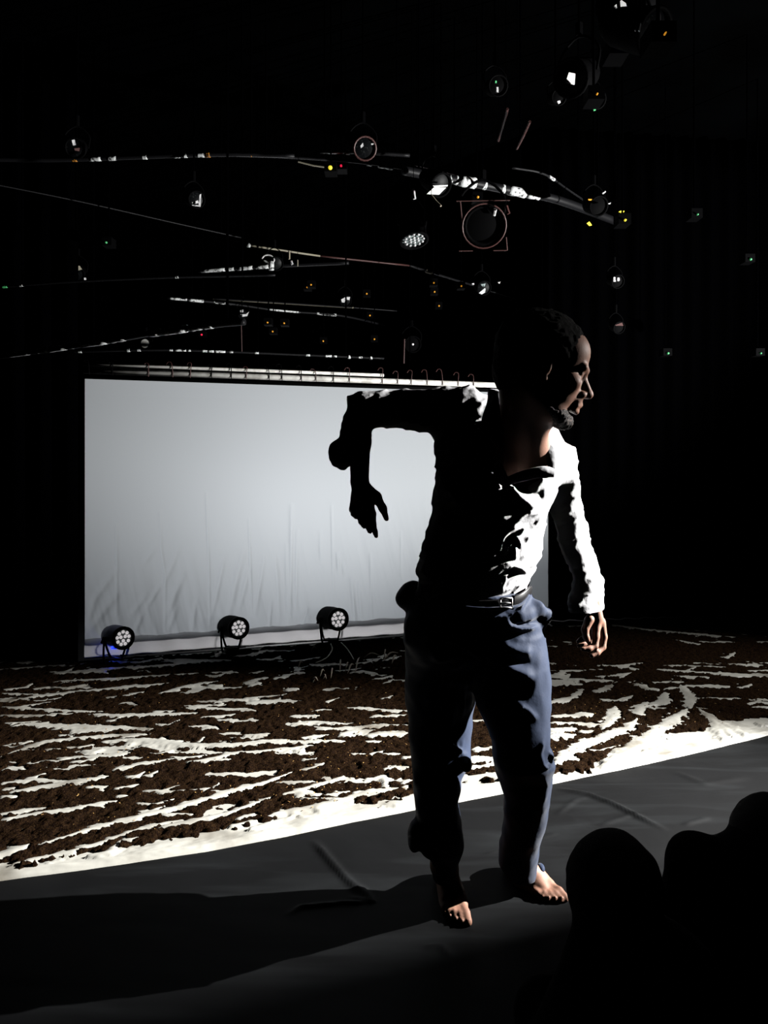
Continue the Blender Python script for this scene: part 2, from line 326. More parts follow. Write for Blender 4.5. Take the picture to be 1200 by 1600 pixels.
RID = [([(80,1051),(160,1043),(240,1039),(312,1033)],5),([(77,1064),(99,1061),(149,1059),(200,1056),(315,1049)],4),([(13,1093),(59,1085),(120,1079),(187,1072),(267,1065)],6),
([(160,1088),(203,1083),(229,1077)],4),([(248,1081),(288,1070),(320,1064),(347,1062)],4),([(0,1101),(40,1104),(107,1108),(160,1109)],5),([(0,1115),(91,1115)],4),
([(139,1113),(187,1115),(267,1113),(312,1111)],6),([(237,1109),(280,1109)],3),([(285,1103),(320,1104),(368,1105),(403,1107)],5),([(13,1133),(48,1128),(107,1132),(160,1133),(240,1136)],8),
([(107,1137),(173,1140)],8),([(0,1163),(53,1155)],3),([(0,1180),(32,1168),(69,1155),(133,1149),(187,1145),(240,1144)],6),
([(155,1157),(200,1153),(253,1155),(280,1160),(320,1161),(360,1161),(413,1157),(480,1156),(539,1155)],9),([(88,1181),(133,1179),(173,1176),(211,1172)],5),
([(173,1199),(227,1189),(259,1184),(283,1180)],5),([(291,1187),(320,1184),(373,1173),(440,1167),(493,1161)],6),([(-20,1046),(0,1044),(107,1036)],3),([(0,1076),(40,1071),(53,1064)],3),
([(288,1133),(320,1131),(347,1138)],5),([(336,1121),(373,1124),(417,1122)],5),([(363,1025),(400,1020),(419,1013)],5),([(328,1049),(373,1048)],3),([(379,1067),(400,1059),(419,1056)],5),
([(389,1069),(408,1064)],5),([(427,1059),(453,1052),(477,1048)],5),([(445,1077),(467,1073)],8),([(379,1088),(443,1084)],4),([(381,1096),(427,1093),(477,1093)],7),([(451,1117),(480,1115),(501,1115)],5),
([(456,1128),(493,1124),(537,1128)],5),([(480,1131),(520,1136),(555,1135),(587,1131),(640,1130)],6),([(528,1147),(552,1140),(587,1138)],9),([(571,1148),(600,1144),(640,1142)],10),([(467,1151),(515,1145)],5),
([(539,1103),(573,1104),(608,1107),(640,1108)],6),([(576,1117),(640,1114)],4),([(568,1155),(597,1155)],3),([(627,1180),(645,1179)],6),([(565,1029),(595,1027),(603,1019)],3),([(597,1031),(627,1023)],4),
([(0,1204),(16,1196),(40,1199)],8),([(0,1220),(53,1215),(107,1217)],6),([(13,1235),(80,1224),(133,1216),(176,1208)],8),([(133,1227),(171,1225)],7),([(176,1229),(221,1221)],4),([(0,1231),(27,1227)],3),
([(0,1267),(80,1257)],4),([(0,1276),(75,1264),(107,1261),(160,1251),(189,1246)],6),([(179,1241),(200,1239)],3),([(0,1241),(27,1240)],5),([(-40,1346),(0,1334),(50,1316)],15),
([(61,1317),(107,1303),(160,1287),(227,1269),(267,1260),(320,1246),(362,1232),(419,1218),(456,1204)],11),([(464,1201),(490,1195),(508,1188)],6),
([(13,1351),(53,1340),(107,1329),(160,1313),(200,1297),(253,1284),(288,1277)],9),([(133,1335),(171,1329),(187,1313),(219,1305)],8),([(245,1293),(280,1284),(320,1275),(357,1267),(405,1249),(433,1239)],10),
([(438,1239),(490,1225),(538,1209)],7),([(237,1235),(267,1233),(320,1229),(345,1226)],4),([(368,1277),(402,1270)],4),([(357,1289),(402,1279)],5),([(413,1276),(447,1266),(518,1252),(575,1236),(640,1227)],11),
([(388,1294),(433,1279),(456,1274)],5),([(462,1243),(479,1233),(496,1240)],8),([(504,1240),(547,1233)],5),([(583,1212),(600,1209),(603,1226),(615,1229)],6),([(598,1198),(640,1194)],6),([(626,1221),(643,1215)],5),
([(867,1193),(894,1170),(937,1152),(981,1135),(996,1120)],13),([(996,1115),(1002,1100),(1013,1094)],7),([(1013,1097),(1037,1094),(1040,1079)],6),([(937,1202),(981,1172),(1025,1140),(1054,1120),(1075,1105)],13),
([(1077,1105),(1080,1088),(1063,1067)],6),([(1089,1105),(1112,1117),(1127,1146),(1133,1161)],7),([(1112,1117),(1142,1135),(1171,1149)],6),([(1125,1130),(1145,1150)],8),([(859,1097),(891,1086)],6),([(879,1097),(911,1073)],4),([(929,1079),(958,1067)],5),
([(993,1065),(1013,1073),(1031,1076)],6),([(859,1117),(929,1113)],8),([(859,1126),(937,1129)],7),([(856,1137),(902,1136)],7),([(905,1140),(932,1140)],7),([(856,1149),(900,1145)],8),
([(940,1137),(958,1120),(961,1100)],9),([(1069,1069),(1142,1070)],6),([(1051,1054),(1112,1056)],4),([(1127,1053),(1260,1053)],7),([(1080,1088),(1160,1089)],3),([(1174,1102),(1240,1102)],3),([(1179,1127),(1220,1130)],5),
([(951,974),(1020,983),(1090,989),(1161,995)],4),([(1050,997),(1095,1005)],3),([(1180,1001),(1230,1003)],3),([(966,1040),(999,1043)],4),([(1026,1043),(1110,1049),(1200,1053)],4),([(1030,1037),(1140,1040)],3),([(855,1034),(870,1035)],3),
([(735,1123),(775,1123)],4),([(735,1168),(790,1165)],7),([(725,1184),(790,1180)],9),([(720,1200),(780,1190)],6),([(715,1215),(790,1206)],9),([(640,1150),(735,1145)],8)]
for _ in range(200):                                # lesser folds where the photograph shows them too small to trace
    px = rnd.choice((rnd.uniform(-500, 640), rnd.uniform(-100, 600), rnd.uniform(850, 1500))); py = 1020 + 250 * rnd.random() ** 1.1
    L = rnd.uniform(12, 75); RID.append(([(px, py), (px + L * .5, py - rnd.uniform(-2, 3)), (px + L, py - rnd.uniform(-2, 9))], rnd.uniform(1.2, 3.4)))
hs = np.zeros_like(gx); mk = np.zeros_like(gx)
dist_n = fbm(gx * 22, gy * 30, 1.0, 3) - .5 + .7 * (fbm(gx * 70, gy * 90, 3.0, 2) - .5)
for pl, th in RID:
    pts = [H(px, py, .025)[:2] for px, py in pl]; a = np.array(pts); dm = a[:, 1].mean()
    up = float(np.clip(.20 * th * dm / F, .003, .012)); wv = .25 * th * dm * dm / (F * CH) + .002
    pk = .023 + up; R_ = min(wv, .07) / math.sqrt(1 - .023 / pk / 1.5)
    msk = (gx > a[:, 0].min() - R_) & (gx < a[:, 0].max() + R_) & (gy > a[:, 1].min() - R_) & (gy < a[:, 1].max() + R_)
    if not msk.any(): continue
    q, t = seg_dist(gx[msk], gy[msk], pts)
    q = q * (1 + 1.1 * dist_n[msk]) + dist_n[msk] * (.006 + .3 * wv)
    taper = np.clip(np.minimum(t * 1.3, 1 - t) * 4.5, 0, 1) ** .7 * .97 + .03
    mk[msk] = np.maximum(mk[msk], np.clip(2.2 * (1 - q / (R_ * taper)) + .3, 0, 1) * (q < R_ * taper * 1.2))
    hgt = (.006 + up) * np.clip(1 - (q / (R_ * taper * 1.7)) ** 2, 0, 1) ** 1.5
    hs[msk] = np.maximum(hs[msk], hgt)
crumple = .012 * (np.abs(fbm(gx * 5 + gy * 2, gy * 16 - gx * 3, 2.0, 4) - .5) * 2)
front_strip = np.clip(1 - (gy - front_y(gx)) / .25, 0, 1)
edge = np.clip((gy - front_y(gx)) / .02, 0, 1)
sheet_z = (.006 + hs + crumple * (.35 + front_strip) + .006 * front_strip) * (0.25 + .75 * edge) + .002
V = np.stack([gx, gy, sheet_z], -1).reshape(-1, 3)
Vb = V[::nb].copy(); Vb[:, 2] = 0.0; Vb[:, 1] -= .006                      # turned-down front edge
n0 = len(V); V = np.concatenate([V, Vb]); e = np.arange(na - 1)
fe = np.stack([n0 + e, n0 + e + 1, (e + 1) * nb, e * nb], -1)
M['sheet'] = principled('white_plastic_sheet', (.50, .49, .44), .45, spec=.35, noise=(4.5, (.17, .15, .12), 10, .50, .74), bump=(25, .2, .004))
sheet = mesh_np('groundsheet', V, np.concatenate([grid_faces(na, nb), fe]), M['sheet'])
tag(sheet, 'large creased white plastic groundsheet spread on the black floor under dark soil', 'groundsheet')
SB = [(-300, 1415), (0, 1362), (53, 1357), (107, 1346), (200, 1330), (320, 1312), (390, 1293), (500, 1265), (590, 1258), (640, 1250), (720, 1228), (860, 1213), (920, 1211), (960, 1182), (1030, 1160), (1100, 1144), (1180, 1130), (1500, 1065)]
sw = np.array([H(px, py, .0) for px, py in SB]); sby = np.interp(gx, sw[:, 0], sw[:, 1])
n1 = fbm(gx * 9, gy * 12, 4.0, 4) - .5; n2 = fbm(gx * 45, gy * 45, 9.0, 2) - .5
inn = gy - sby + .10 * n1 + .05 * n2
inr = back_y(gx) - gy - .03 + .1 * n1
soil_z = sheet_z - .3 * hs + .009 + .012 * n1 + .018 * n2 + .008 * (fbm(gx * 80, gy * 80, 6.0, 2) - .5) - .024 * mk
soil_z = soil_z - .05 * np.clip(-inn / .05 + .3, 0, 1) - .03 * np.clip(-inr / .05, 0, 1)
pit = fbm(gx * 3.0, gy * 9.0, 12.0, 3); soil_z -= .016 * np.clip((pit - .64) / .1, 0, 1)
soil_z = np.maximum(soil_z, -.0)
# black vinyl covering of the open floor, slightly creased
fx, fy = np.meshgrid(np.linspace(-2.6, 3.4, 620), np.linspace(.55, 3.7, 420), indexing='ij'); fx = fx.astype(np.float32); fy = fy.astype(np.float32)
fz = .0016 * np.abs(fbm(fx * 3 + fy * 2, fy * 7, 3.0, 3) - .5) * 2 + .0012 * (fbm(fx * 1.1, fy * 2.1, 5.0, 2))
for pl, wd, ht in (([(488,1312),(515,1345),(545,1378),(582,1410)],.012,.006), ([(545,1402),(582,1410),(560,1380)],.006,.003), ([(448,1432),(470,1418),(540,1412),(582,1411)],.007,.004), ([(868,1232),(920,1243),(960,1258),(1000,1279),(1045,1300)],.012,.007),
   ([(935,1291),(985,1275),(1010,1276)],.01,.003), ([(868,1275),(900,1250),(925,1245)],.01,.003), ([(752,1336),(790,1327),(830,1322)],.005,.003), ([(840,1311),(872,1303)],.004,.003), ([(1050,1205),(1100,1225),(1170,1215)],.02,.003), ([(660,1480),(690,1478),(705,1500)],.008,.003), ([(1065,1290),(1110,1278)],.01,.003)):
    q, t = seg_dist(fx, fy, [H(px, py, 0.0)[:2] for px, py in pl]); fz += 1.6 * ht * np.exp(-(q / wd) ** 2) * np.clip(np.minimum(t, 1 - t) * 5, 0, 1)
keepf = fy < front_y(fx) + .10; fz = np.where(fy > front_y(fx) - .01, np.minimum(fz, .0008), fz)
FQ = grid_faces(620, 420); kf = keepf.reshape(-1); FQ = FQ[kf[FQ].all(1)]; usedf = np.zeros(620 * 420, bool); usedf[FQ.ravel()] = True; rmf = np.cumsum(usedf) - 1
tag(mesh_np('floor_covering', np.stack([fx, fy, fz + .0004], -1).reshape(-1, 3)[usedf], rmf[FQ], M['floor']), kind='structure')
# keep only the cells where the soil really lies above the sheet or close to it
FQ = grid_faces(na, nb); above = (soil_z > sheet_z - .010).reshape(-1); FQ = FQ[above[FQ].any(1)]
used = np.zeros(na * nb, bool); used[FQ.ravel()] = True; remap = np.cumsum(used) - 1
V = np.stack([gx, gy, soil_z], -1).reshape(-1, 3)[used]
m = principled('dark_soil', (.021, .0115, .0055), .95, spec=.0, noise=(120, (.007, .004, .003), 6, .4, .6), bump=(160, .8, .01))
M['soil'] = m
soil = mesh_np('soil', V, remap[FQ], M['soil']); tag(soil, 'dark brown loose soil strewn over the white groundsheet', 'soil', kind='stuff')
# straw and chips of bark lying in the soil
M['straw'] = principled('yellow_straw', (.55, .33, .10), .7, noise=(80, (.3, .15, .05), 2, .4, .6))
bm = bmesh.new()
for _ in range(420):
    px, py = rnd.choice(((rnd.uniform(60, 640), rnd.uniform(1060, 1300)), (rnd.uniform(430, 640), rnd.uniform(1100, 1290)), (rnd.uniform(860, 1190), rnd.uniform(1070, 1200))))
    p = H(px, py, .028); 
    if p[1] < front_y(p[0]) + .12: continue
    i = int((p[0] - XL) / (XR - XL) * (na - 1)); j = int(np.argmin(np.abs(gy[i] - p[1]))); p[2] = max(soil_z[i, j], sheet_z[i, j]) + .001
    an = rnd.uniform(0, 3.14); L = rnd.uniform(.003, .009)
    box(bm, p, (L, .002, .0015), Matrix.Rotation(an, 3, 'Z') @ Matrix.Rotation(rnd.uniform(-.5, .5), 3, 'Y'))
tag(obj('straw_chips', bm, M['straw']), 'tiny yellow straw chips scattered over the dark soil', 'straw', kind='stuff')

# ------------------------------------------------------------------ LED floor lamps in front of the screen
def floor_lamp(px, py_base, scale, label, blue=False, faces=(1.0, -2.6, .55)):
    base = H(px, py_base, .0); base[2] = .016; root = empty('floor_lamp', base, label=label, cat='stage lamp', group='round LED stage lamps in front of the screen')
    bx, by, bz = base; R = .060 * scale; ax = Vector(faces).normalized(); c = Vector((bx, by, bz + .128 * scale)) + ax * (.075 * scale)
    side = ax.cross(Vector((0, 0, 1))).normalized(); body = M['blue_lit_body'] if blue else M['black_metal']
    bm = bmesh.new(); lathe(bm, [(0, -.19 * scale), (R * .60, -.19 * scale), (R * .86, -.165 * scale), (R * 1.02, -.12 * scale), (R * 1.06, -.06 * scale), (R * 1.0, 0), (R * .97, .01 * scale)], c, ax, 28)
    obj('housing', bm, body, root, True)
    bm = bmesh.new(); lathe(bm, [(R * .97, .0), (R * 1.06, .002 * scale), (R * 1.06, .022 * scale), (R * .80, .022 * scale), (R * .78, .004 * scale)], c, ax, 28); obj('front_ring', bm, M['black_metal'], root, True)
    bm = bmesh.new(); lathe(bm, [(0, .012 * scale), (R * .76, .012 * scale), (R * .76, .004 * scale)], c, ax, 24); pl = obj('lens_plate', bm, M['lens_plate'], root)
    upv = side.cross(ax).normalized(); spots = [(.24 * math.cos(a), .24 * math.sin(a)) for a in (.5, 2.6, 4.7)] + [(.57 * math.cos(a), .57 * math.sin(a)) for a in [2 * math.pi * k / 9 + .2 for k in range(9)]]
    for (u, v) in spots:
        o_ = c + ax * (.012 * scale) + side * (u * R) + upv * (v * R)
        bm = bmesh.new(); lathe(bm, [(R * .165, 0), (R * .14, .005 * scale), (0, .009 * scale)], o_, ax, 8); obj('led_lens', bm, M['lens_led'], pl, True)
    c = c - ax * (.075 * scale)
    for k, (sx, lean) in enumerate(((1, .03), (-1, -.03))):   # double bracket: four legs from the pivots down to the floor
        for ln in (-.055, .05):
            bm = bmesh.new(); top = c + side * (sx * R * 1.15); q = Vector((0, 1, 0)) * ln * scale + Vector((1, 0, 0)) * lean * scale * .5
            foot = Vector((top.x, top.y, bz + .004)) + q - side * (sx * R * .12)
            pth = smooth_path([top, top.lerp(foot, .45) + side * (sx * .006), foot, foot - side * (sx * R * .7)], 4)
            tube(bm, pth, .006 * scale, 6); obj('bracket_arm', bm, M['black_metal'], root)
        bm = bmesh.new(); tube(bm, [c + side * (sx * R * .95), c + side * (sx * R * 1.28)], .011 * scale, 8)
        tube(bm, [c + side * (sx * R * 1.26), c + side * (sx * R * 1.45) + Vector((0, 0, -.022 if sx < 0 else -.028))], .006 * scale, 6); obj('pivot_knob', bm, M['black_metal'], root)
    bm = bmesh.new(); box(bm, (bx, by, bz + .006), (R * 1.4, R * 1.0, .010)); obj('base_plate', bm, M['black_metal'], root)
    bm = bmesh.new(); tail = c - ax * (.11 * scale)
    tube(bm, smooth_path([tail, tail - ax * .03 + Vector((0, 0, -.03)), Vector((tail.x - .02, tail.y, bz + .02)), Vector((bx + .02, by - .02, bz + .012)), Vector((bx + .09, by + .0, bz + .01))], 5), .004, 6); obj('power_cord', bm, M['cable'], root)
    if blue:                                        # its little blue display under the housing lights the metal
        bm = bmesh.new(); q = c - ax * (.03 * scale) + Vector((0, 0, -R * 1.15)); box(bm, q, (.035, .02, .008)); obj('blue_display', bm, M['blue'], root)
        lamp('POINT', 'blue_display_glow', q + Vector((-.02, -.035, -.012)), q, .22, (.03, .08, 1.0), shadow_soft_size=.01)
    rebase(root)
    return root
floor_lamp(182, 1034, 1.12, 'round LED stage lamp with housing painted as blue-lit, nearest the left end of the screen', True, faces=(.95, -1, .10))
floor_lamp(363, 1017, 1.14, 'black round LED stage lamp in the middle of the three before the screen', faces=(.72, -1, .10))
floor_lamp(517, 1004, 1.22, 'black round LED stage lamp nearest the dancer, before the screen', faces=(.62, -1, .10))
def floor_cable(pts, label, mat='pale_cable', r=.004):
    w_ = smooth_path([Vector(H(px, py, .034)) for px, py in pts], 6)
    bm = bmesh.new(); tube(bm, w_, r, 6); tag(obj('floor_cable', bm, M[mat], None, True), label, 'cable')
floor_cable([(517, 1006), (519, 1015), (512, 1026), (503, 1032), (493, 1036)], 'pale cable curling left over the soil from the lamp nearest the dancer')
floor_cable([(533, 1004), (541, 1012), (548, 1022), (553, 1031)], 'yellowish cable running toward the viewer from the lamp nearest the dancer')
M['leaf'] = principled('pale_dry_leaf', (.32, .30, .22), .6, noise=(40, (.3, .22, .2), 3, .4, .6))
TW = [((517,1058),(521,1047)),((543,1051),(556,1040)),((540,1049),(546,1037)),((555,1050),(564,1026)),((531,1049),(533,1030)),((565,1029),(600,1027)),((600,1028),(604,1017)),((598,1031),(628,1022)),((612,1036),(622,1027)),((500,1056),(509,1052)),((488,1066),(499,1068)),((466,1043),(475,1039)),((486,1018),(497,1017)),((505,1060),(511,1066))]
for i, (a, b_) in enumerate(TW):
    A = Vector(H(*a, .03)); B = Vector(H(*b_, .03)); B = A + (B - A) * .8; mid = A.lerp(B, .5) + Vector((0, 0, .03)); A.z = .024; B.z = .045
    bm = bmesh.new(); tube(bm, smooth_path([A, mid, B], 4), [.0008, .003, .0045, .005, .005, .0045, .003, .002, .0008], 5)
    tag(obj('dry_leaf', bm, M['leaf'], None, True), 'pale dry twig clumped on the soil below the lamp nearest the dancer', 'leaf', 'dry twigs clumped on the soil')

# ------------------------------------------------------------------ lighting rig
ZB = 2.85
def rig_bar(px_pts, z, r, label, glint_spans=(), mat='dark_steel', glint_mat='glint_white', n=8, caps=None):
    W = smooth_path([Vector(H(px, py, z)) for px, py in px_pts], n); mid = W[len(W) // 2]
    root = empty('lighting_bar', mid, label=label, cat='pipe')
    bm = bmesh.new(); tube(bm, W, r, 10); obj('tube', bm, M[mat], root, True)
    for t in (.12, .88):
        p = W[int(t * (len(W) - 1))]; bm = bmesh.new(); tube(bm, [p + Vector((0, 0, r * .5)), Vector((p.x, p.y, 3.92))], .006, 6); obj('suspension_rod', bm, M['drape'], root)
    xs = [p.x / p.y for p in W]
    def at(px):
        k = (px - CX) / F
        for a, b_ in zip(W, W[1:]):
            ka, kb = a.x / a.y, b_.x / b_.y
            if (ka - k) * (kb - k) <= 0 and ka != kb: return a.lerp(b_, (k - ka) / (kb - ka))
        return W[0] if abs(xs[0] - k) < abs(xs[-1] - k) else W[-1]
    for t in glint_spans:
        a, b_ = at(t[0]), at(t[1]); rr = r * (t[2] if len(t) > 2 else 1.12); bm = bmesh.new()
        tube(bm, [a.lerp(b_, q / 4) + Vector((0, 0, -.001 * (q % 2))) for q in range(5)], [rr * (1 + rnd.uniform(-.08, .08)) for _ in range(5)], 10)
        obj('glint_mark', bm, M[t[3] if len(t) > 3 else glint_mat], root, True)  # coloured sleeves; the white ones paint lit stretches on the pipe
    rebase(root); return root
rig_bar([(-40, 249), (100, 250), (330, 242), (460, 244)], ZB, .010, 'thin dark pipe high on the left, with short pale marks', [(140, 158), (168, 182), (222, 230), (273, 281), (288, 292), (308, 320), (112, 121, 1.0, 'amber_mark'), (322, 328, 1.3, 'amber_mark'), (391, 399, .9, 'amber_mark')])
rig_bar([(360, 243), (450, 246), (560, 254), (640, 266), (740, 288)], ZB + .05, .006, 'thin brownish cable bar sweeping above the yellow indicator', [(574, 580, 2.0), (592, 613, 2.6)])
rig_bar([(500, 237), (560, 238), (640, 243)], ZB + .1, .010, 'short bar with pale glint above the yellow indicator', [(511, 537), (540, 546, 1.4), (551, 562, .9)])
rig_bar([(630, 266), (680, 276), (740, 286), (800, 298), (870, 312), (960, 345)], ZB, .025, 'thick lighting bar with white glints painted on, above the round par lamps', [(650, 661, .7), (664, 668, .8), (673, 697, 1.15), (700, 714, 1.0), (718, 742, 1.2), (744, 758, 1.0), (770, 775, .9), (782, 788, 1.0), (795, 820, 1.15), (824, 842, 1.1), (858, 864, .6), (900, 905, .5)])
rig_bar([(648, 258), (680, 265), (720, 275)], ZB + .12, .004, 'thin reddish cord above the thick glint-marked bar', [], 'rust')
rig_bar([(800, 262), (850, 272), (890, 298), (960, 345)], ZB + .06, .006, 'thin green-grey cord right of the glint-marked bar', [(858, 866, 1.6)])
rig_bar([(-40, 282), (120, 314), (280, 350), (380, 372)], ZB, .004, 'very thin dark wire crossing the upper left')
rig_bar([(387, 383), (500, 400), (640, 415)], 2.75, .006, 'long thin pale rod with a bright left end', [(386, 390, 2.4), (391, 500, 1.1, 'pale_cable'), (500, 636, 1.05, 'rust')], 'rust')
rig_bar([(640, 415), (700, 434), (760, 452), (810, 468), (870, 488)], 2.75, .008, 'dark pipe falling to the right behind the dancer', [(666, 674, 1.8, 'pale_cable'), (766, 774), (783, 786, .8), (800, 806, .8), (822, 826, .8), (842, 847, .8)])
rig_bar([(0, 449), (100, 441), (250, 434), (330, 432), (430, 430)], 2.3, .006, 'dark pipe with few marks below the left lamps', [(4, 12, 1.0, 'green'), (30, 36), (273, 279)])
rig_bar([(310, 424), (370, 420), (430, 416), (545, 411)], 2.72, .012, 'short pipe with white painted glints under the hooked lamp', [(314, 352), (356, 366), (371, 395, 1.2), (400, 420)])
rig_bar([(262, 466), (360, 475), (440, 486), (530, 493), (600, 508)], 2.6, .010, 'dark pipe with dull painted glints, second above the screen', [(266, 292, 1.0), (295, 318, 1.2), (334, 352, 1.0), (356, 372, .9), (420, 470, .9), (495, 525, 1.2)])
rig_bar([(332, 467), (420, 472), (555, 481), (620, 486)], 2.6, .006, 'thin violet-grey rod over the speckled pipe', [(333, 552, 1.05, 'pale_cable')])
rig_bar([(-30, 562), (0, 557), (100, 543), (195, 528), (235, 521), (340, 507), (382, 503)], 1.90, .015, 'thick pipe with painted pale glints rising from the left edge above the screen', [(2, 55, 1.0), (58, 68, 1.0), (72, 104, 1.1), (106, 118, .9), (128, 168, 1.15), (170, 196, 1.1), (234, 248, 1.2), (249, 292, 1.2), (296, 316, 1.1), (317, 333, 1.0), (340, 348, .8), (366, 376, .8)])
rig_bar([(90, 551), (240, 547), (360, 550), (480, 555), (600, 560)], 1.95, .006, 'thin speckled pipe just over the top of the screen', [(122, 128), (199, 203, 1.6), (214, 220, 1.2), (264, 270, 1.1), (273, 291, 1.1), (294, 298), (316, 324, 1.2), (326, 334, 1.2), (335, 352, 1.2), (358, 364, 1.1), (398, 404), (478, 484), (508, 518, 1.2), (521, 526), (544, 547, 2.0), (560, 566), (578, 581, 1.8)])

# unseen side lantern with added flaps that block light from floor and sheet
def added_side_lantern():
    k = Vector(KEY); ax = (Vector((0.90, 2.65, 0.6)) - k).normalized(); root = empty('stage_lantern', k, label='added side lantern with light-blocking flaps high on the right, outside the picture', cat='stage lamp')
    bm = bmesh.new(); lathe(bm, [(0, -.40), (.10, -.40), (.13, -.30), (.13, -.04), (.12, -.04), (.12, -.29), (0, -.36)], k, ax, 24); obj('housing', bm, M['black_metal'], root, True)
    bm = bmesh.new()
    for az, s_ in ((-13.7, 1), (23.0, -1)):
        a = math.radians(180 - az); dr = Vector((math.cos(a), math.sin(a), 0)); p0 = k + dr * .62 + Vector((0, 0, -.30)); nrm = Vector((-dr.y, dr.x, 0)) * s_
        bm2 = bmesh.new(); box(bm2, (0, 0, 0), (.46, .012, .74)); tl = math.radians(11.5) if s_ > 0 else 0; R_ = Matrix((nrm, dr, (0, 0, 1))).transposed() @ Matrix.Rotation(tl, 3, 'Y'); bmesh.ops.rotate(bm2, verts=bm2.verts, cent=(0, 0, 0), matrix=R_); bmesh.ops.translate(bm2, verts=bm2.verts, vec=p0 + nrm * .23)
        obj('added_light_flap', bm2, M['drape'], root)
        bm3 = bmesh.new(); tube(bm3, [k - ax * .05 + nrm * .12, p0 - dr * .14 + Vector((0, 0, .2))], .008, 6); obj('flap_arm', bm3, M['black_metal'], root)
    bm.free(); bm = bmesh.new(); tube(bm, [k - ax * .2 + Vector((0, 0, .13)), Vector((k.x + .1, k.y, 3.92))], .012, 6); obj('hanger_rod', bm, M['drape'], root); rebase(root)
added_side_lantern()
def hanger(bm, top): tube(bm, [Vector(top), Vector((top[0], top[1], 3.92))], .005, 6)
def par_lamp(px, py, z, s, label, axis=(0.1, -.4, -1), lens='dark_lens', extra=None, name='stage_lantern', face='black_metal', leds=False):
    c = Vector(H(px, py, z)); root = empty(name, c, label=label, cat='stage lamp')
    ax = Vector(axis).normalized(); side = ax.cross(Vector((0, 0, 1))).normalized(); R = .075 * s
    bm = bmesh.new(); lathe(bm, [(0, -.22 * s), (R * .5, -.22 * s), (R * .85, -.16 * s), (R, -.05 * s), (R, 0), (R * 1.08, .0), (R * 1.08, .012 * s), (R * .92, .012 * s), (R * .9, -.01 * s)], c, ax, 20); obj('housing', bm, M[face], root, True)
    bm = bmesh.new(); lathe(bm, [(0, .006 * s), (R * .6, .003 * s), (R * .92, -.004 * s)], c, ax, 20); ln = obj('lens', bm, M[lens], root, True)
    if leds:
        up = side.cross(ax).normalized()
        for rr, n in ((0, 1), (.32, 6), (.68, 12)):
            for k in range(n):
                a = 2 * math.pi * k / n; o_ = c + ax * .006 * s + side * (rr * R * math.cos(a)) + up * (rr * R * math.sin(a)); bm = bmesh.new()
                lathe(bm, [(R * .11, 0), (R * .09, .004), (0, .006)], o_, ax, 8); obj('led_lens', bm, M['steel'], ln, True)
    bc = c - ax * (.08 * s); top = bc + Vector((0, 0, .17 * s))
    bm = bmesh.new(); tube(bm, smooth_path([bc + side * R * 1.1, bc + side * R * 1.2 + Vector((0, 0, .10 * s)), top, bc - side * R * 1.2 + Vector((0, 0, .10 * s)), bc - side * R * 1.1], 4), .006 * s, 6); obj('yoke', bm, M['black_metal'], root, True)
    bm = bmesh.new(); tube(bm, [top, top + Vector((0, 0, .05))], .016 * s, 8); obj('clamp', bm, M['black_metal'], root)
    bm = bmesh.new(); hanger(bm, top + Vector((0, 0, .04))); obj('hanger_rod', bm, M['drape'], root)
    if extra: extra(root, c, ax, side, R)
    rebase(root); return root
def plate(root, pxs, z, mat, name, th=.004, d=None):
    """a small bent metal piece whose outline faces the stage; every corner has its own height"""
    P_ = [Vector(H(px, py, z)) for px, py in pxs] if d is None else [Vector(P(px, py, d + .9 * (px - pxs[0][0]) * d / F)) for px, py in pxs]
    bm = bmesh.new(); a = [bm.verts.new(p) for p in P_]; b_ = [bm.verts.new(p + Vector((.0, th * 2, th * .3))) for p in P_]
    bm.faces.new(a); bm.faces.new(b_[::-1]); n = len(a)
    for i in range(n): bm.faces.new((a[i], a[(i + 1) % n], b_[(i + 1) % n], b_[i]))
    return obj(name, bm, M[mat], root)
# LED par seen from below
par_lamp(647, 374, 2.55, 1.05, 'round LED par lamp seen from below, its lens glittering', axis=(.15, -.32, -1), lens='lens_glass', leds=True)
def gel_frame(root, c, ax, side, R):
    up = side.cross(ax).normalized(); bm = bmesh.new(); o_ = c + ax * .02
    for k in range(24):
        pass
    lathe(bm, [(R * 1.12, 0), (R * 1.20, .0), (R * 1.20, .006), (R * 1.12, .006), (R * 1.12, 0)], o_, ax, 28); obj('colour_ring', bm, M['rust'], root, True)
    for a, b_ in (((-1.3, -1.3), (-.55, -1.3)), ((1.3, -1.3), (.55, -1.3)), ((-1.3, 1.3), (1.5, 1.3)), ((1.3, 1.3), (1.1, -.3)), ((-1.3, -1.3), (-1.2, -.6))):
        bm = bmesh.new(); tube(bm, [o_ + side * a[0] * R + up * a[1] * R, o_ + side * b_[0] * R + up * b_[1] * R], .003, 6); obj('frame_edge', bm, M['rust'], root)
    bm = bmesh.new(); tube(bm, [o_ + ax * .002 + side * (-.5 * R) + up * .55 * R, o_ + ax * .012 + side * (-.55 * R) + up * .9 * R], .009, 8); obj('bright_lug', bm, M['steel'], root)
par_lamp(756, 352, 2.55, 1.35, 'large lantern with a dark red square colour frame round its lens', axis=(-.05, -1, -.55), lens='black_metal', extra=gel_frame)
def barn(pxs_list, mats):
    def f(root, c, ax, side, R):
        for pxs, mt in zip(pxs_list, mats): plate(root, pxs, None, mt, 'bright_panel', .003, d=c.y - .11)
    return f
par_lamp(688, 289, 2.70, .8, 'lantern under the glint-marked bar showing a bright white cut-off panel', axis=(.5, -.8, -.6), extra=barn([[(667, 303), (679, 292), (697, 293), (686, 304)], [(676, 290), (700, 289), (699, 291), (679, 292)]], ['white_panel', 'white_panel']))
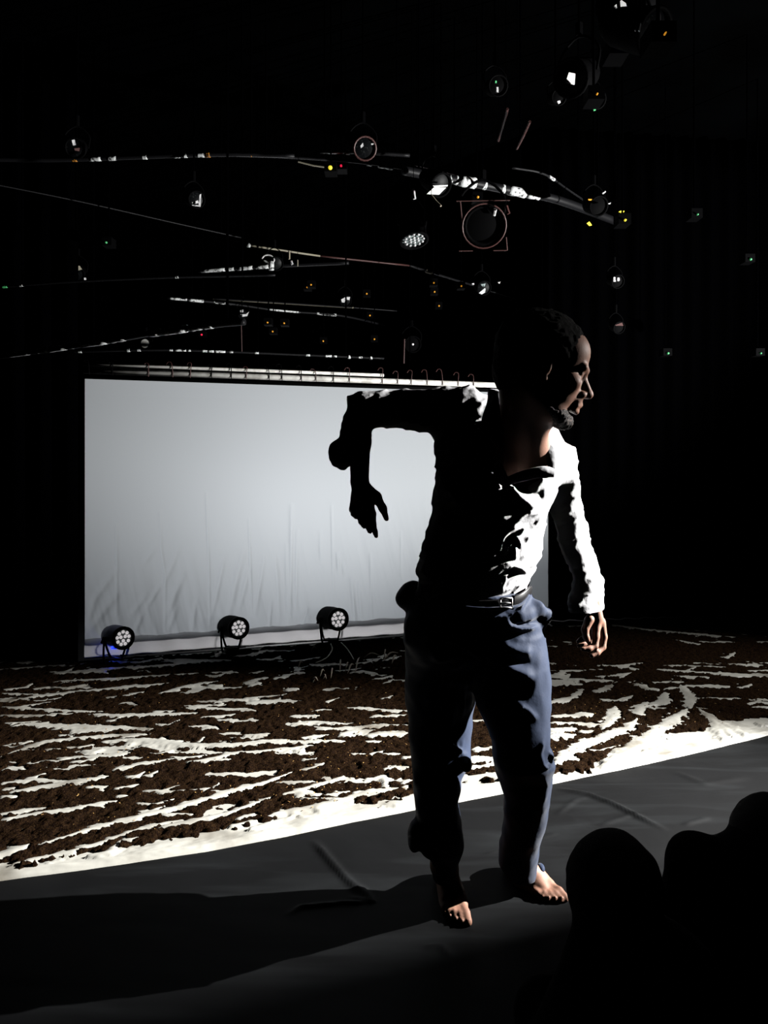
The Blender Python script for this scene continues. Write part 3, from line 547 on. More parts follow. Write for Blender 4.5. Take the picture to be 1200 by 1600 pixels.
par_lamp(893, 122, 2.75, .9, 'lantern at upper right with a bright four-sided white face', axis=(-.6, -.7, -.5), extra=barn([[(884, 128), (889, 113), (899, 115), (898, 132)]], ['white_panel']))
par_lamp(972, 6, 2.7, 1.0, 'lantern cut by the top edge of the picture, its white flap lit', axis=(-.6, -.7, -.5), extra=barn([[(960, 9), (971, 0), (978, 5), (981, 16), (973, 21)]], ['white_panel']))
par_lamp(1020, 50, 2.45, .8, 'lantern hanging below the top right lamp with a slanted beige panel', axis=(.5, -.7, -.5), extra=barn([[(1014, 69), (1025, 48), (1026, 56), (1021, 62)], [(1029, 38), (1031, 17), (1033, 26), (1032, 38)], [(992, 47), (996, 35), (997, 37), (994, 48)], [(998, 47), (1001, 35), (1002, 38), (1000, 49)]], ['pale_cable', 'steel', 'steel', 'steel']))
par_lamp(307, 312, 2.6, .55, 'small lantern on the left with a pale L-shaped bracket', axis=(.5, -.8, -.3), extra=barn([[(300, 316), (309, 313), (310, 317), (301, 319)], [(312, 304), (314, 303), (313, 323), (310, 322)], [(300, 320), (312, 321), (312, 323), (300, 321)]], ['steel', 'steel', 'steel']))
def hook(root, c, ax, side, R):
    d = c.y - .02
    bm = bmesh.new(); tube(bm, smooth_path([Vector(P(*q, d)) for q in ((409, 404), (414, 399), (422, 399), (428, 404), (427, 409), (419, 410), (412, 407))], 3), .006, 6); obj('hook', bm, M['steel'], root, True)
    bm = bmesh.new(); tube(bm, [Vector(P(424, 409, d)), Vector(P(424, 422, d))], .018, 8); obj('hook_stem', bm, M['glint_white'], root, True)
par_lamp(432, 412, 2.6, .6, 'small lantern with a bright steel hook over the short glint-marked pipe', axis=(.4, -.9, -.4), extra=hook)
par_lamp(227, 537, 2.35, .62, 'small round lamp with pale yellowish lens just above the screen at left', axis=(.1, -1, -.1), lens='white_tube')
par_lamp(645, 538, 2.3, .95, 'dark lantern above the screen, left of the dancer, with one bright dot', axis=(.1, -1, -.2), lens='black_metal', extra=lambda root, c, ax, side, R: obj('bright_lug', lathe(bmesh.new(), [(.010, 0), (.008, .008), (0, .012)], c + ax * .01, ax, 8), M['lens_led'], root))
par_lamp(120, 428, 2.6, .7, 'small lantern at the left with two bright specks and a beige tag', axis=(.2, -1, -.5), extra=barn([[(116, 417), (124, 415), (128, 421), (120, 423)], [(110, 420), (114, 418), (114, 422), (111, 423)], [(131, 434), (134, 434), (135, 439), (132, 440)]], ['pale_cable', 'steel', 'steel']))
par_lamp(118, 232, 2.75, .6, 'small lantern high at the left edge of the rig with a white cap', axis=(.2, -1, -.5), extra=barn([[(112, 219), (116, 218), (118, 226), (114, 227)], [(116, 232), (124, 231), (123, 236), (117, 235)]], ['steel', 'rust']))
par_lamp(570, 232, 2.75, .7, 'small lantern above the middle of the rig with a brown rim', axis=(.2, -1, -.5), face='rust', extra=barn([[(563, 228), (567, 223), (568, 228), (564, 231)], [(580, 224), (584, 224), (583, 226), (580, 226)]], ['steel', 'steel']))
par_lamp(540, 470, 2.5, .6, 'small lantern over the middle of the screen with a bent white lug', axis=(.2, -1, -.4), extra=barn([[(533, 468), (540, 464), (547, 464), (546, 469), (541, 468), (538, 473), (534, 472)]], ['steel']))
par_lamp(380, 492, 2.5, .55, 'small lantern on the thick pale pipe with a curved white edge', axis=(.2, -1, -.4), extra=barn([[(375, 485), (380, 484), (380, 488), (376, 488)], [(376, 491), (384, 491), (389, 487), (386, 494), (378, 495)]], ['steel', 'steel']))
par_lamp(756, 450, 2.55, .7, 'small lantern behind the dancer with sparkling metal parts', axis=(.2, -1, -.4), extra=barn([[(751, 444), (759, 443), (757, 448), (753, 447)], [(748, 458), (758, 450), (759, 456), (753, 460)], [(737, 443), (741, 442), (741, 445), (738, 445)], [(778, 441), (782, 440), (781, 443), (779, 443)]], ['lens_glass', 'glint_white', 'steel', 'steel']))
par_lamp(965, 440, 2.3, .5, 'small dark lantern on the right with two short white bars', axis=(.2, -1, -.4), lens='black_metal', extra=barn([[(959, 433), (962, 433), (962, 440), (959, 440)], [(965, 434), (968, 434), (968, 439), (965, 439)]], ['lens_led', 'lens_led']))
par_lamp(967, 512, 2.1, .5, 'small dark lantern right of the dancer head with a dull pink edge', axis=(.2, -1, -.4), lens='black_metal', extra=barn([[(961, 508), (972, 504), (974, 509), (963, 509)]], ['rust']))
par_lamp(935, 322, 2.7, .7, 'small lantern at the right end of the glint-marked bar with yellow tags', axis=(.2, -1, -.4), lens='black_metal', extra=barn([[(941, 302), (946, 298), (947, 300), (942, 304)], [(950, 318), (955, 316), (954, 319), (951, 319)], [(917, 349), (921, 346), (925, 352), (921, 353)], [(967, 331), (972, 328), (976, 330), (973, 333)], [(919, 311), (925, 311), (924, 313), (920, 313)]], ['steel', 'steel', 'yellow', 'yellow', 'amber']))
par_lamp(778, 134, 2.75, .5, 'tiny lantern at upper centre right with a white glint', axis=(.2, -1, -.4), lens='black_metal', extra=barn([[(776, 136), (779, 136), (779, 144), (776, 143)], [(774, 126), (776, 126), (776, 129), (774, 129)]], ['steel', 'green']))
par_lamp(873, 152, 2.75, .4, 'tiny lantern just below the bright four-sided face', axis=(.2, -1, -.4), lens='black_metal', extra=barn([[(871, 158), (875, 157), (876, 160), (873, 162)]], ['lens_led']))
par_lamp(932, 155, 2.75, .5, 'tiny lantern with two pinkish specks right of the four-sided face', axis=(.2, -1, -.4), lens='black_metal', extra=barn([[(933, 144), (937, 144), (937, 148), (934, 147)], [(927, 169), (931, 168), (931, 172), (928, 173)]], ['lens_glass', 'green']))

def indicator(px, py, z, mat, label, s=1.0, group='small coloured indicator lamps on black connector boxes in the rig'):
    c = Vector(H(px, py, z)); r = .5 * s * 4.0 * c.y / F; root = empty('connector_box', c, label=label, cat='connector', group=group)
    bm = bmesh.new(); box(bm, c + Vector((0, .045, .01)), (.06, .08, .05)); obj('casing', bm, M['black_metal'], root)
    bm = bmesh.new(); lathe(bm, [(r, -.004), (r, .004), (r * .6, .008), (0, .009)], c, (0, -1, 0), 8); obj('indicator_light', bm, M[mat], root, True)
    bm = bmesh.new(); hanger(bm, c + Vector((0, .045, .03))); obj('hanger_rod', bm, M['drape'], root)
    rebase(root)
indicator(516, 262, 2.7, 'yellow', 'connector box with a large yellow light, left of the glint-marked bar', 1.6)
indicator(533, 259, 2.88, 'red', 'connector box with a red light beside the yellow one', .9)
indicator(969, 74, 2.55, 'blue', 'connector box with a blue light at the upper right', 1.2)
indicator(747, 308, 2.82, 'amber', 'connector box with an amber light under the glint-marked bar, above the red framed lantern', .9)
indicator(977, 344, 2.42, 'yellow', 'connector box with a yellow light at the right end of the rig', .9)
indicator(166, 379, 2.6, 'green', 'connector box with a lone greenish light at left', .8)
indicator(1039, 53, 2.3, 'amber', 'connector box with an orange light at the top right corner', .7)
indicator(315, 523, 2.4, 'red', 'connector box with a faint red light above the screen at left', .7)
indicator(1173, 405, 2.5, 'green', 'connector box with a dim green light near the right edge', .9)
indicator(1090, 335, 2.6, 'green', 'connector box with a dim green light far right, upper', .7)
indicator(1044, 552, 2.0, 'green', 'connector box with a dim green light far right, lowest', .9)
indicator(1189, 552, 2.0, 'green', 'connector box with a dim green light at the right edge, low', .7)
AMB = [(486, 445), (480, 449), (573, 459), (578, 493), (444, 505), (418, 504), (426, 518), (505, 533), (585, 530), (678, 442), (679, 456), (72, 443), (3, 522), (933, 147), (721, 447), (686, 478)]
for px, py in AMB:
    indicator(px, py, 2.6 if py < 500 else 2.3, 'amber', 'black connector box with a tiny amber light among the pipes above the screen', .62, 'tiny amber lights among the pipes')
def rod(px0, py0, d0, px1, py1, d1, r, mat, label, name='hanging_rod'):
    A = Vector(P(px0, py0, d0)); B = Vector(P(px1, py1, d1)); root = empty(name, A, label=label, cat='rod' if 'rod' in name or 'strut' in name else name.replace('_', ' ').replace('hanging ', ''))
    bm = bmesh.new(); tube(bm, [A, A.lerp(B, .5) + Vector((.0, 0, -.004)), B], r, 6); obj('shaft', bm, M[mat], root)
    bm = bmesh.new(); tube(bm, [A, Vector((A.x, A.y, 3.92))], .002, 6); obj('suspension_wire', bm, M['drape'], root); rebase(root); return root
rod(377, 507, 6.0, 378, 550, 6.0, .004, 'rust', 'thin reddish upright rod above the screen at left')
rod(632, 530, 6.2, 631, 568, 6.2, .006, 'rust', 'thin brown upright rod beside the dark lantern over the screen')
rod(674, 305, 3.6, 689, 322, 3.55, .005, 'pale_cable', 'pale curved cable end below the white cut-off panel', 'cable_end')
rod(646, 296, 3.9, 648, 311, 3.9, .009, 'steel', 'short ribbed pale cylinder left of the white cut-off panel', 'hanging_cylinder')
rod(466, 253, 3.9, 512, 262, 3.9, .004, 'pale_cable', 'brownish cable drooping to the yellow light', 'cable_end')
rod(791, 322, 3.9, 795, 334, 3.9, .010, 'rust', 'small pinkish loop right of the red framed lantern', 'cable_loop')
rod(452, 392, 5.0, 452, 405, 5.0, .008, 'pale_cable', 'small violet-grey clip under the long thin rod', 'clip')
rod(455, 408, 5.0, 457, 413, 5.0, .010, 'steel', 'bright clip just above the short glint-marked pipe', 'clip')
rod(465, 406, 5.0, 465, 416, 5.0, .005, 'pale_cable', 'dull upright clip right of the bright clip', 'clip')
for a, b_, l in (((779, 220), (793, 170), 'dim slanting strut at upper right, left one'), ((808, 232), (828, 190), 'dim slanting strut at upper right, right one')):
    rod(a[0], a[1], 3.4, b_[0], b_[1], 3.1, .006, 'rust', l, 'slanting_strut')

#@@MAN@@
# ------------------------------------------------------------------ solid modelling on a grid (for the figures)
class Solid:
    def __init__(s, lo, hi, h):
        s.lo = np.array(lo, float); s.h = h; n = np.ceil((np.array(hi) - s.lo) / h).astype(int) + 1; s.n = n
        s.ax = [(s.lo[i] + h * np.arange(n[i])).astype(np.float32) for i in range(3)]
        s.D = np.full(n, 1.0, np.float32)
    def region(s, lo, hi):
        sl = [];
        for i in range(3):
            a = max(0, int((lo[i] - s.lo[i]) / s.h)); b_ = min(s.n[i], int((hi[i] - s.lo[i]) / s.h) + 2); sl.append(slice(a, max(a, b_)))
        sl = tuple(sl); g = (s.ax[0][sl[0]][:, None, None], s.ax[1][sl[1]][None, :, None], s.ax[2][sl[2]][None, None, :]); return sl, g
    def put(s, fn, lo, hi, k=.01, cut=False):
        pad = k + .02; sl, g = s.region(np.array(lo) - pad, np.array(hi) + pad)
        A = s.D[sl]
        if A.size == 0: return
        d = fn(*g).astype(np.float32); d = np.broadcast_to(d, A.shape)
        if cut: d = -d; A = -A; d = d; h_ = np.clip(.5 + .5 * (A - (d)) / k, 0, 1)
        else: h_ = np.clip(.5 + .5 * (A - d) / k, 0, 1)
        R = A * (1 - h_) + d * h_ - k * h_ * (1 - h_)
        if cut:                                     # smooth max(A, -prim)
            A0 = s.D[sl]; h2 = np.clip(.5 - .5 * (A0 - d) / k, 0, 1); R = A0 * (1 - h2) + d * h2 + k * h2 * (1 - h2)
        s.D[sl] = R
    def cone(s, a, b, ra, rb=None, k=.01, cut=False, flat=None):
        a = np.array(a, float); b = np.array(b, float); rb = ra if rb is None else rb; R = max(ra, rb); ab = b - a; q = ab @ ab + 1e-9
        def fn(X, Y, Z):
            t = np.clip(((X - a[0]) * ab[0] + (Y - a[1]) * ab[1] + (Z - a[2]) * ab[2]) / q, 0, 1)
            return np.sqrt((X - a[0] - t * ab[0]) ** 2 + (Y - a[1] - t * ab[1]) ** 2 + (Z - a[2] - t * ab[2]) ** 2) - (ra + (rb - ra) * t)
        s.put(fn, np.minimum(a, b) - R, np.maximum(a, b) + R, k, cut)
    def chain(s, pts, rs, k=.01, **kw):
        for i in range(len(pts) - 1): s.cone(pts[i], pts[i + 1], rs[i], rs[i + 1], k, **kw)
    def ell(s, c, r, R=None, k=.01, cut=False):
        c = np.array(c, float); R = np.eye(3) if R is None else np.array(R, float); m_ = max(r)          # rows of R are the local axes
        def fn(X, Y, Z):
            x, y, z = X - c[0], Y - c[1], Z - c[2]; u = [(R[i][0] * x + R[i][1] * y + R[i][2] * z) for i in range(3)]
            k0 = np.sqrt(sum((u[i] / r[i]) ** 2 for i in range(3))); k1 = np.sqrt(sum((u[i] / r[i] ** 2) ** 2 for i in range(3))) + 1e-6
            return k0 * (k0 - 1) / k1
        s.put(fn, c - m_, c + m_, k, cut)
    def loft(s, L, axis=2, k=.012, yaw=0.0, p=2.0, cut=False, sm=.012):
        """L rows: position along the axis, the two centre coordinates, the two half widths"""
        L = np.array(sorted(L), float); t = np.arange(L[0, 0] - .03, L[-1, 0] + .03, .002); C = [np.interp(t, L[:, 0], L[:, j]) for j in range(1, 5)]
        n = max(1, int(sm / .002)); ker = np.hanning(2 * n + 1); ker /= ker.sum(); C = [np.convolve(np.pad(c, n, 'edge'), ker, 'valid') for c in C]
        o_ = [i for i in range(3) if i != axis]; c_, s_ = math.cos(yaw), math.sin(yaw); t0, t1 = L[0, 0], L[-1, 0]
        if yaw: C[2] = np.sqrt(np.maximum(C[2] ** 2 - (C[3] * s_) ** 2, (C[2] * .5) ** 2)) / c_
        def fn(*G):
            T = G[axis]; cu, cv, a, b_ = [np.interp(T, t, c) for c in C]; u = G[o_[0]] - cu; v = G[o_[1]] - cv
            u, v = u * c_ + v * s_, -u * s_ + v * c_
            k0 = (np.abs(u / a) ** p + np.abs(v / b_) ** p) ** (1 / p)
            d = (k0 - 1) * np.minimum(a, b_); cap = np.maximum(t0 - T, T - t1) + 0 * d
            return np.where((d > 0) | (cap > 0), np.maximum(np.maximum(d, cap), -9), np.maximum(d, cap))
        lo = np.zeros(3); hi = np.zeros(3); lo[axis] = t0; hi[axis] = t1; mab = max(L[:, 3].max(), L[:, 4].max())
        for q, i in enumerate(o_): lo[i] = L[:, 1 + q].min() - mab; hi[i] = L[:, 1 + q].max() + mab
        s.put(fn, lo, hi, k, cut)
    def band(s, w_=.03):
        idx = np.nonzero(np.abs(s.D) < w_); return idx, s.ax[0][idx[0]], s.ax[1][idx[1]], s.ax[2][idx[2]]
    def mesh(s, name, mat, parent, post=None):
        D = s.D; S = D < 0; i0 = S[:-1, :-1, :-1]; any_ = np.zeros(i0.shape, bool); all_ = np.ones(i0.shape, bool); nx, ny, nz = i0.shape
        for a in (0, 1):
            for b_ in (0, 1):
                for c in (0, 1):
                    q = S[a:a + nx, b_:b_ + ny, c:c + nz]; any_ |= q; all_ &= q
        act = any_ & ~all_; I, J, K = np.nonzero(act); N = len(I); idm = np.full(i0.shape, -1, np.int32); idm[I, J, K] = np.arange(N)
        cr = [(a, b_, c) for a in (0, 1) for b_ in (0, 1) for c in (0, 1)]; val = {q: D[I + q[0], J + q[1], K + q[2]] for q in cr}
        acc = np.zeros((N, 3)); cnt = np.zeros(N)
        for q in cr:
            for ax_ in range(3):
                if q[ax_]: continue
                r = list(q); r[ax_] = 1; r = tuple(r); v0, v1 = val[q], val[r]; m_ = (v0 < 0) != (v1 < 0); t = np.where(m_, v0 / np.where(m_, v0 - v1, 1), 0)
                for d in range(3): acc[:, d] += np.where(m_, q[d] + (t if d == ax_ else 0), 0)
                cnt += m_
        V = acc / cnt[:, None]; V += np.stack([I, J, K], -1); V = V * s.h + s.lo
        Fs = []
        for ax_ in range(3):
            sh = [slice(None)] * 3; a = [slice(1, -1)] * 3; a[ax_] = slice(0, -1); b_ = [slice(1, -1)] * 3; b_[ax_] = slice(1, None)
            A, B = S[tuple(a)], S[tuple(b_)]; df = A != B; i = list(np.nonzero(df)); flip = A[tuple(i)]
            for d in range(3):
                if d != ax_: i[d] = i[d] + 1
            u, v = [d for d in range(3) if d != ax_]
            def cid(du, dv):
                j = [x.copy() for x in i]; j[u] -= du; j[v] -= dv; return idm[j[0], j[1], j[2]]
            q = np.stack([cid(0, 0), cid(1, 0), cid(1, 1), cid(0, 1)], -1); fl = flip if ax_ != 1 else ~flip; q[fl] = q[fl][:, ::-1]; Fs.append(q)
        Fq = np.concatenate(Fs); Fq = Fq[(Fq >= 0).all(1)]
        # light relaxation removes the stair steps
        for _ in range(2):
            a_ = np.zeros_like(V); c_ = np.zeros(N)
            for e0, e1 in ((0, 1), (1, 2), (2, 3), (3, 0)):
                np.add.at(a_, Fq[:, e0], V[Fq[:, e1]]); np.add.at(c_, Fq[:, e0], 1)
            V = V * .5 + .5 * a_ / np.maximum(c_, 1)[:, None]
        if post: V = post(V)
        return mesh_np(name, V, Fq[:, ::-1], mat, parent)
def folds(s, lst, front=None, d_ref=2.03, wrinkle=None):
    """raise folds on the side of a solid that faces the viewer; lst: (points in the x-z plane via pixel at d_ref, width, height)"""
    idx, X, Y, Z = s.band(.022); A = np.zeros(len(X), np.float32)
    fr = np.ones(len(X)) if front is None else np.clip((front(X, Z) - Y) / .03 + .5, 0, 1)
    for pl, wd, ht in lst:
        pts = [(P(px, py, d_ref)[0], P(px, py, d_ref)[2]) for px, py in pl]; a = np.array(pts)
        m_ = (X > a[:, 0].min() - 3 * wd) & (X < a[:, 0].max() + 3 * wd) & (Z > a[:, 1].min() - 3 * wd) & (Z < a[:, 1].max() + 3 * wd)
        q, t = seg_dist(X[m_], Z[m_], pts); A[m_] += ht * np.exp(-(q / wd) ** 2) * np.clip(np.minimum(t, 1 - t) * 5 + .25, 0, 1) * fr[m_]
    if wrinkle is not None: A += wrinkle(X, Y, Z).astype(np.float32)
    s.D[idx] -= A
def LZ(rows, d, b_, dd=None):
    """loft rows along z from silhouette rows (py, left px, right px[, depth[, half depth]])"""
    out = []
    for r in rows:
        dd_ = r[3] if len(r) > 3 else d; bb = r[4] if len(r) > 4 else b_; c = P((r[1] + r[2]) / 2, r[0], dd_); out.append((c[2], c[0], c[1], (r[2] - r[1]) / 2 * dd_ / F, bb))
    return out
def LX(rows, d, b_):
    out = []
    for r in rows:
        dd_ = r[3] if len(r) > 3 else d; bb = r[4] if len(r) > 4 else b_; c = P(r[0], (r[1] + r[2]) / 2, dd_); out.append((c[0], c[1], c[2], bb, (r[2] - r[1]) / 2 * dd_ / F))
    return out

# ------------------------------------------------------------------ the dancer
person = empty('person', (0.40, 2.15, 0), label='barefoot dancer in open white shirt and navy trousers, one elbow raised, face in profile', cat='person')
M['skin'] = principled('dark_brown_skin', (.38, .20, .14), .55, spec=.3, noise=(14, (.30, .15, .10), 5, .35, .7), bump=(420, .35, .0015))
M['skin'].node_tree.nodes['Principled BSDF'].inputs['Subsurface Weight'].default_value = .04
M['skin'].node_tree.nodes['Principled BSDF'].inputs['Subsurface Radius'].default_value = (.008, .002, .001)
M['shirt'] = principled('white_cotton', (.80, .80, .82), .8, spec=.15, bump=(55, .35, .006))
M['trousers'] = principled('navy_satin_twill', (.019, .031, .066), .65, spec=.10, sheen=.15, bump=(26, .3, .008))
M['hair'] = principled('black_cropped_hair', (.004, .0035, .003), .85, spec=.06, bump=(500, 1.0, .003))
M['button'] = principled('pearl_button', (.55, .45, .46), .3)
M['belt'] = principled('black_leather', (.012, .011, .012), .35, spec=.4)

# head frame: F forward, S towards the viewer's side, T up
pit, yw = math.radians(17), math.radians(-4); hs_ = 1.10
Fv = np.array([math.cos(pit) * math.cos(yw), math.cos(pit) * math.sin(yw), -math.sin(pit)])
Sv = np.cross(Fv, [0, 0, 1]); Sv /= np.linalg.norm(Sv); Tv = np.cross(Sv, Fv)        # Sv points to the viewer's side
HD = 1.86; nose_tip = P(926, 617, HD)
HC = nose_tip - hs_ * (.122 * Fv - .030 * Tv)
RH = np.array([Fv, Sv, Tv])
def hd(f, s, t): return HC + hs_ * (f * Fv + s * Sv + t * Tv)
B = Solid((-.14, 1.62, -.004), (.68, 2.50, 1.78), .0036)
def he(f, s, t, r, k=.012, cut=False, solid=None): (solid or B).ell(hd(f, s, t), [q * hs_ for q in r], RH, k, cut)
# --- head
he(-.018, 0, .030, (.100, .077, .088)); he(.035, 0, -.030, (.056, .060, .088), .02); he(.040, 0, .045, (.050, .062, .050), .02)
for sg in (1, -1):
    B.cone(hd(-.02, sg * .052, -.062), hd(.055, sg * .026, -.100), .022 * hs_, .018 * hs_, .02)
    he(.058, sg * .046, -.022, (.024, .020, .020), .015)
    he(.088, sg * .031, -.002, (.016, .017, .013), .008, True)                     # eye socket
    he(.071, sg * .031, -.003, (.0135, .0135, .0135), .003)                        # eyeball under its lids
    B.cone(hd(.080, sg * .018, .003), hd(.078, sg * .044, .002), .0045, .0035, .005)  # upper lid
    B.cone(hd(.080, sg * .018, -.010), hd(.077, sg * .044, -.009), .003, .003, .005)
    B.cone(hd(.090, sg * .008, .016), hd(.080, sg * .044, .018), .009 * hs_, .007 * hs_, .012)  # brow
    he(.096, sg * .015, -.038, (.011, .009, .009), .006)                            # nostril wing
    he(.101, sg * .0075, -.046, (.005, .004, .004), .003, True)
    he(-.012, sg * .078, -.010, (.019, .009, .033), .004); he(-.006, sg * .086, -.006, (.010, .006, .019), .004, True); he(-.004, sg * .080, -.036, (.010, .006, .011), .004)
B.cone(hd(.084, 0, .008), hd(.110, 0, -.030), .0085 * hs_, .0115 * hs_, .010); he(.112, 0, -.033, (.012, .013, .010), .006)
he(.088, 0, -.055, (.016, .026, .014), .012)                                        # upper lip field
B.cone(hd(.092, .020, -.066), hd(.100, 0, -.061), .0055 * hs_, .0075 * hs_, .004); B.cone(hd(.092, -.020, -.066), hd(.100, 0, -.061), .0055 * hs_, .0075 * hs_, .004)
B.cone(hd(.088, .018, -.075), hd(.096, 0, -.077), .0065 * hs_, .0085 * hs_, .004); B.cone(hd(.088, -.018, -.075), hd(.096, 0, -.077), .0065 * hs_, .0085 * hs_, .004)
he(.072, 0, -.103, (.022, .024, .020), .012)                                        # chin
he(.086, 0, -.089, (.010, .022, .006), .006, True)
# --- neck, shoulders, trunk
nk0 = P(822, 712, 2.03); nk1 = hd(-.035, 0, -.070)
B.cone(nk0, nk1, .060, .056, .03); B.cone(P(800, 700, 2.0), hd(-.01, .045, -.06), .020, .018, .02)  # sterno muscle
B.cone(P(826, 712, 1.99), hd(.02, .0, -.085), .030, .032, .03)
SHR, SHL = P(728, 640, 2.05), P(870, 716, 2.11)
B.cone(SHR, nk0, .034, .060, .05); B.cone(SHL, nk0, .036, .060, .05)
B.loft(LZ([(690, 715, 850, 2.06, .075), (740, 705, 862, 2.08, .095), (800, 702, 838, 2.10, .10), (870, 690, 826, 2.13, .095), (930, 672, 820, 2.15, .10), (1000, 665, 825, 2.19, .085), (1030, 680, 810, 2.21, .06)], 2.1, .1), k=.03, yaw=.40)
# clavicles and chest plane seen in the open collar
B.cone(P(842, 724, 1.985), P(868, 708, 2.01), .009, .008, .012); B.cone(P(800, 716, 1.985), P(770, 690, 2.0), .009, .008, .012)
# --- raised right arm: shoulder, elbow, wrist
EL, WR = P(564, 640, 2.07), P(562, 752, 2.03)
B.chain([SHR, P(650, 640, 2.07), EL], [.036, .034, .034], k=.015); B.chain([EL, P(562, 690, 2.05), WR], [.030, .030, .025], k=.015)
hd_ = lambda px, py, d: P(px, py, d - .10)
kn = [(551, 796, 2.12), (561, 803, 2.10), (572, 806, 2.09), (582, 803, 2.085)]      # knuckles, little finger to index
for q in kn: B.cone(WR, hd_(*q), .017, .0105, .012)
B.cone(hd_(563, 775, 2.115), hd_(570, 792, 2.10), .020, .018, .015)
B.chain([hd_(551, 796, 2.12), hd_(553, 803, 2.09), hd_(557, 808, 2.06)], [.0095, .0085, .007], k=.004)
B.chain([hd_(561, 803, 2.10), hd_(565, 815, 2.07), hd_(569, 822, 2.04)], [.0098, .009, .0075], k=.004)
B.chain([hd_(572, 806, 2.09), hd_(575, 822, 2.07), hd_(578, 830, 2.045)], [.0098, .009, .0075], k=.004)
B.chain([hd_(582, 803, 2.085), hd_(583, 820, 2.075), hd_(586, 831, 2.065), hd_(588, 838, 2.06)], [.0098, .009, .0075, .0062], k=.004)
B.chain([hd_(572, 764, 2.12), hd_(588, 776, 2.10), hd_(598, 794, 2.09), hd_(604, 811, 2.085)], [.018, .0135, .0105, .0072], k=.008)   # thumb
# --- hanging left arm
B.chain([SHL, P(886, 800, 2.18), P(904, 868, 2.21)], [.034, .027, .026], k=.02); WL = P(931, 966, 2.185)
B.chain([P(904, 868, 2.21), P(919, 915, 2.20), WL], [.028, .026, .022], k=.02)
g_ = lambda px, py, d: P(px, py, d + .065)
fin = [[(938, 972, 2.125), (943, 995, 2.12), (942, 1011, 2.11), (933, 1020, 2.095), (924, 1025, 2.085)],
       [(931, 970, 2.115), (931, 994, 2.10), (930, 1010, 2.09), (920, 1014, 2.08), (910, 1014, 2.075)],
       [(925, 970, 2.13), (924, 990, 2.14), (920, 1002, 2.14), (911, 1006, 2.13), (904, 1009, 2.12)],
       [(921, 970, 2.14), (919, 986, 2.155), (915, 996, 2.16), (908, 1000, 2.16), (903, 1003, 2.15)]]
for f_ in fin: B.chain([g_(*q) for q in f_], [.016, .0112, .0092, .0085, .0066], k=.005)
B.chain([g_(921, 968, 2.10), g_(914, 984, 2.09), g_(916, 996, 2.085), g_(920, 1003, 2.09)], [.014, .011, .0095, .0075], k=.005)
# --- legs and feet (right leg is the one nearer the viewer's left)
HR, KR, AR = P(684, 1010, 2.235), P(688, 1195, 2.235), P(694, 1352, 2.185)
HL, KL, AL = P(805, 1010, 2.19), P(818, 1190, 2.12), P(815, 1362, 2.235)
B.chain([HR, KR, AR], [.062, .050, .037], k=.03); B.chain([HL, KL, AL], [.064, .050, .036], k=.03)
def foot(ank, heel, toe, big_side, r=1.0):
    heel = np.array(heel); toe = np.array(toe); ax = toe - heel; L = np.linalg.norm(ax); ax /= L; sd = np.cross(ax, [0, 0, 1]) * big_side
    pt = lambda a, s_, z: heel + ax * a * L + sd * s_ + np.array([0, 0, z])
    B.cone(pt(.06, 0, .030), pt(.10, 0, .034), .028, .030, .015); B.cone(ank, pt(.16, 0, .045), .033, .032, .02)
    B.cone(ank, pt(.55, .006, .036), .030, .026, .025); B.cone(pt(.1, -.004, .024), pt(.62, -.022, .016), .024, .016, .02)
    B.cone(pt(.2, .008, .040), pt(.70, .024, .020), .030, .019, .02); B.cone(pt(.55, 0, .030), pt(.74, -.004, .018), .022, .016, .015)
    for s0, s1, a0, a1, r0, r1 in ((.026, .028, .74, 1.0, .0135, .0125), (.010, .011, .76, 1.00, .0095, .0085), (-.004, -.004, .74, .955, .009, .008), (-.017, -.018, .71, .90, .0088, .0078), (-.029, -.030, .66, .84, .0085, .0075)):
        B.chain([pt(a0, s0, .018), pt((a0 + a1) / 2, (s0 + s1) / 2, .019), pt(a1 - .03, s1, .0105)], [r0, r0 * .93, r1], k=.006)
        B.ell(pt(a1 - .012, s1, .019), (r1 * .55, r1 * .55, .003), None, .002)
foot(AR, (.180, 2.285, 0), (.205, 2.035, 0), -1); foot(AL, (.385, 2.320, 0), (.508, 2.135, 0), -1)
B.D[:, :, :1] = np.maximum(B.D[:, :, :1], .001)
sl, g = B.region((-.2, 1.5, -.01), (.7, 2.6, .02)); B.D[sl] = np.maximum(B.D[sl], .0015 - g[2])
body = B.mesh('body', M['skin'], person); tag(body, label='dark brown skin of the head, hands and bare feet')

# --- hair and beard
Hs = Solid(hd(0, 0, 0) - .20, hd(0, 0, 0) + .20, .0032)
he(-.022, 0, .036, (.106, .083, .093), solid=Hs); he(-.05, 0, -.02, (.066, .076, .07), .02, solid=Hs)
he(.10, 0, .0, (.062, .12, .085), .008, True, Hs); he(.03, 0, -.075, (.10, .12, .060), .01, True, Hs)
idx, X, Y, Z = Hs.band(); Hs.D[idx] -= .006 * (vnoise(X * 130, Y * 130, Z * 130) - .5) + .004 * (vnoise(X * 50, Y * 50, Z * 50) - .5)
tag(Hs.mesh('hair', M['hair'], person), label='short black hair')
Bd = Solid(hd(.05, 0, -.08) - .10, hd(.05, 0, -.08) + .10, .0028)
he(.072, 0, -.106, (.027, .028, .022), solid=Bd)
for sg in (1, -1): Bd.cone(hd(.060, sg * .026, -.100), hd(.03, sg * .046, -.085), .021 * hs_, .014 * hs_, .01)
he(.100, 0, -.075, (.020, .022, .016), .004, True, Bd); he(.04, 0, -.07, (.030, .10, .022), .01, True, Bd)
idx, X, Y, Z = Bd.band(); Bd.D[idx] += -.007 * (vnoise(X * 230, Y * 230, Z * 230) - .5)
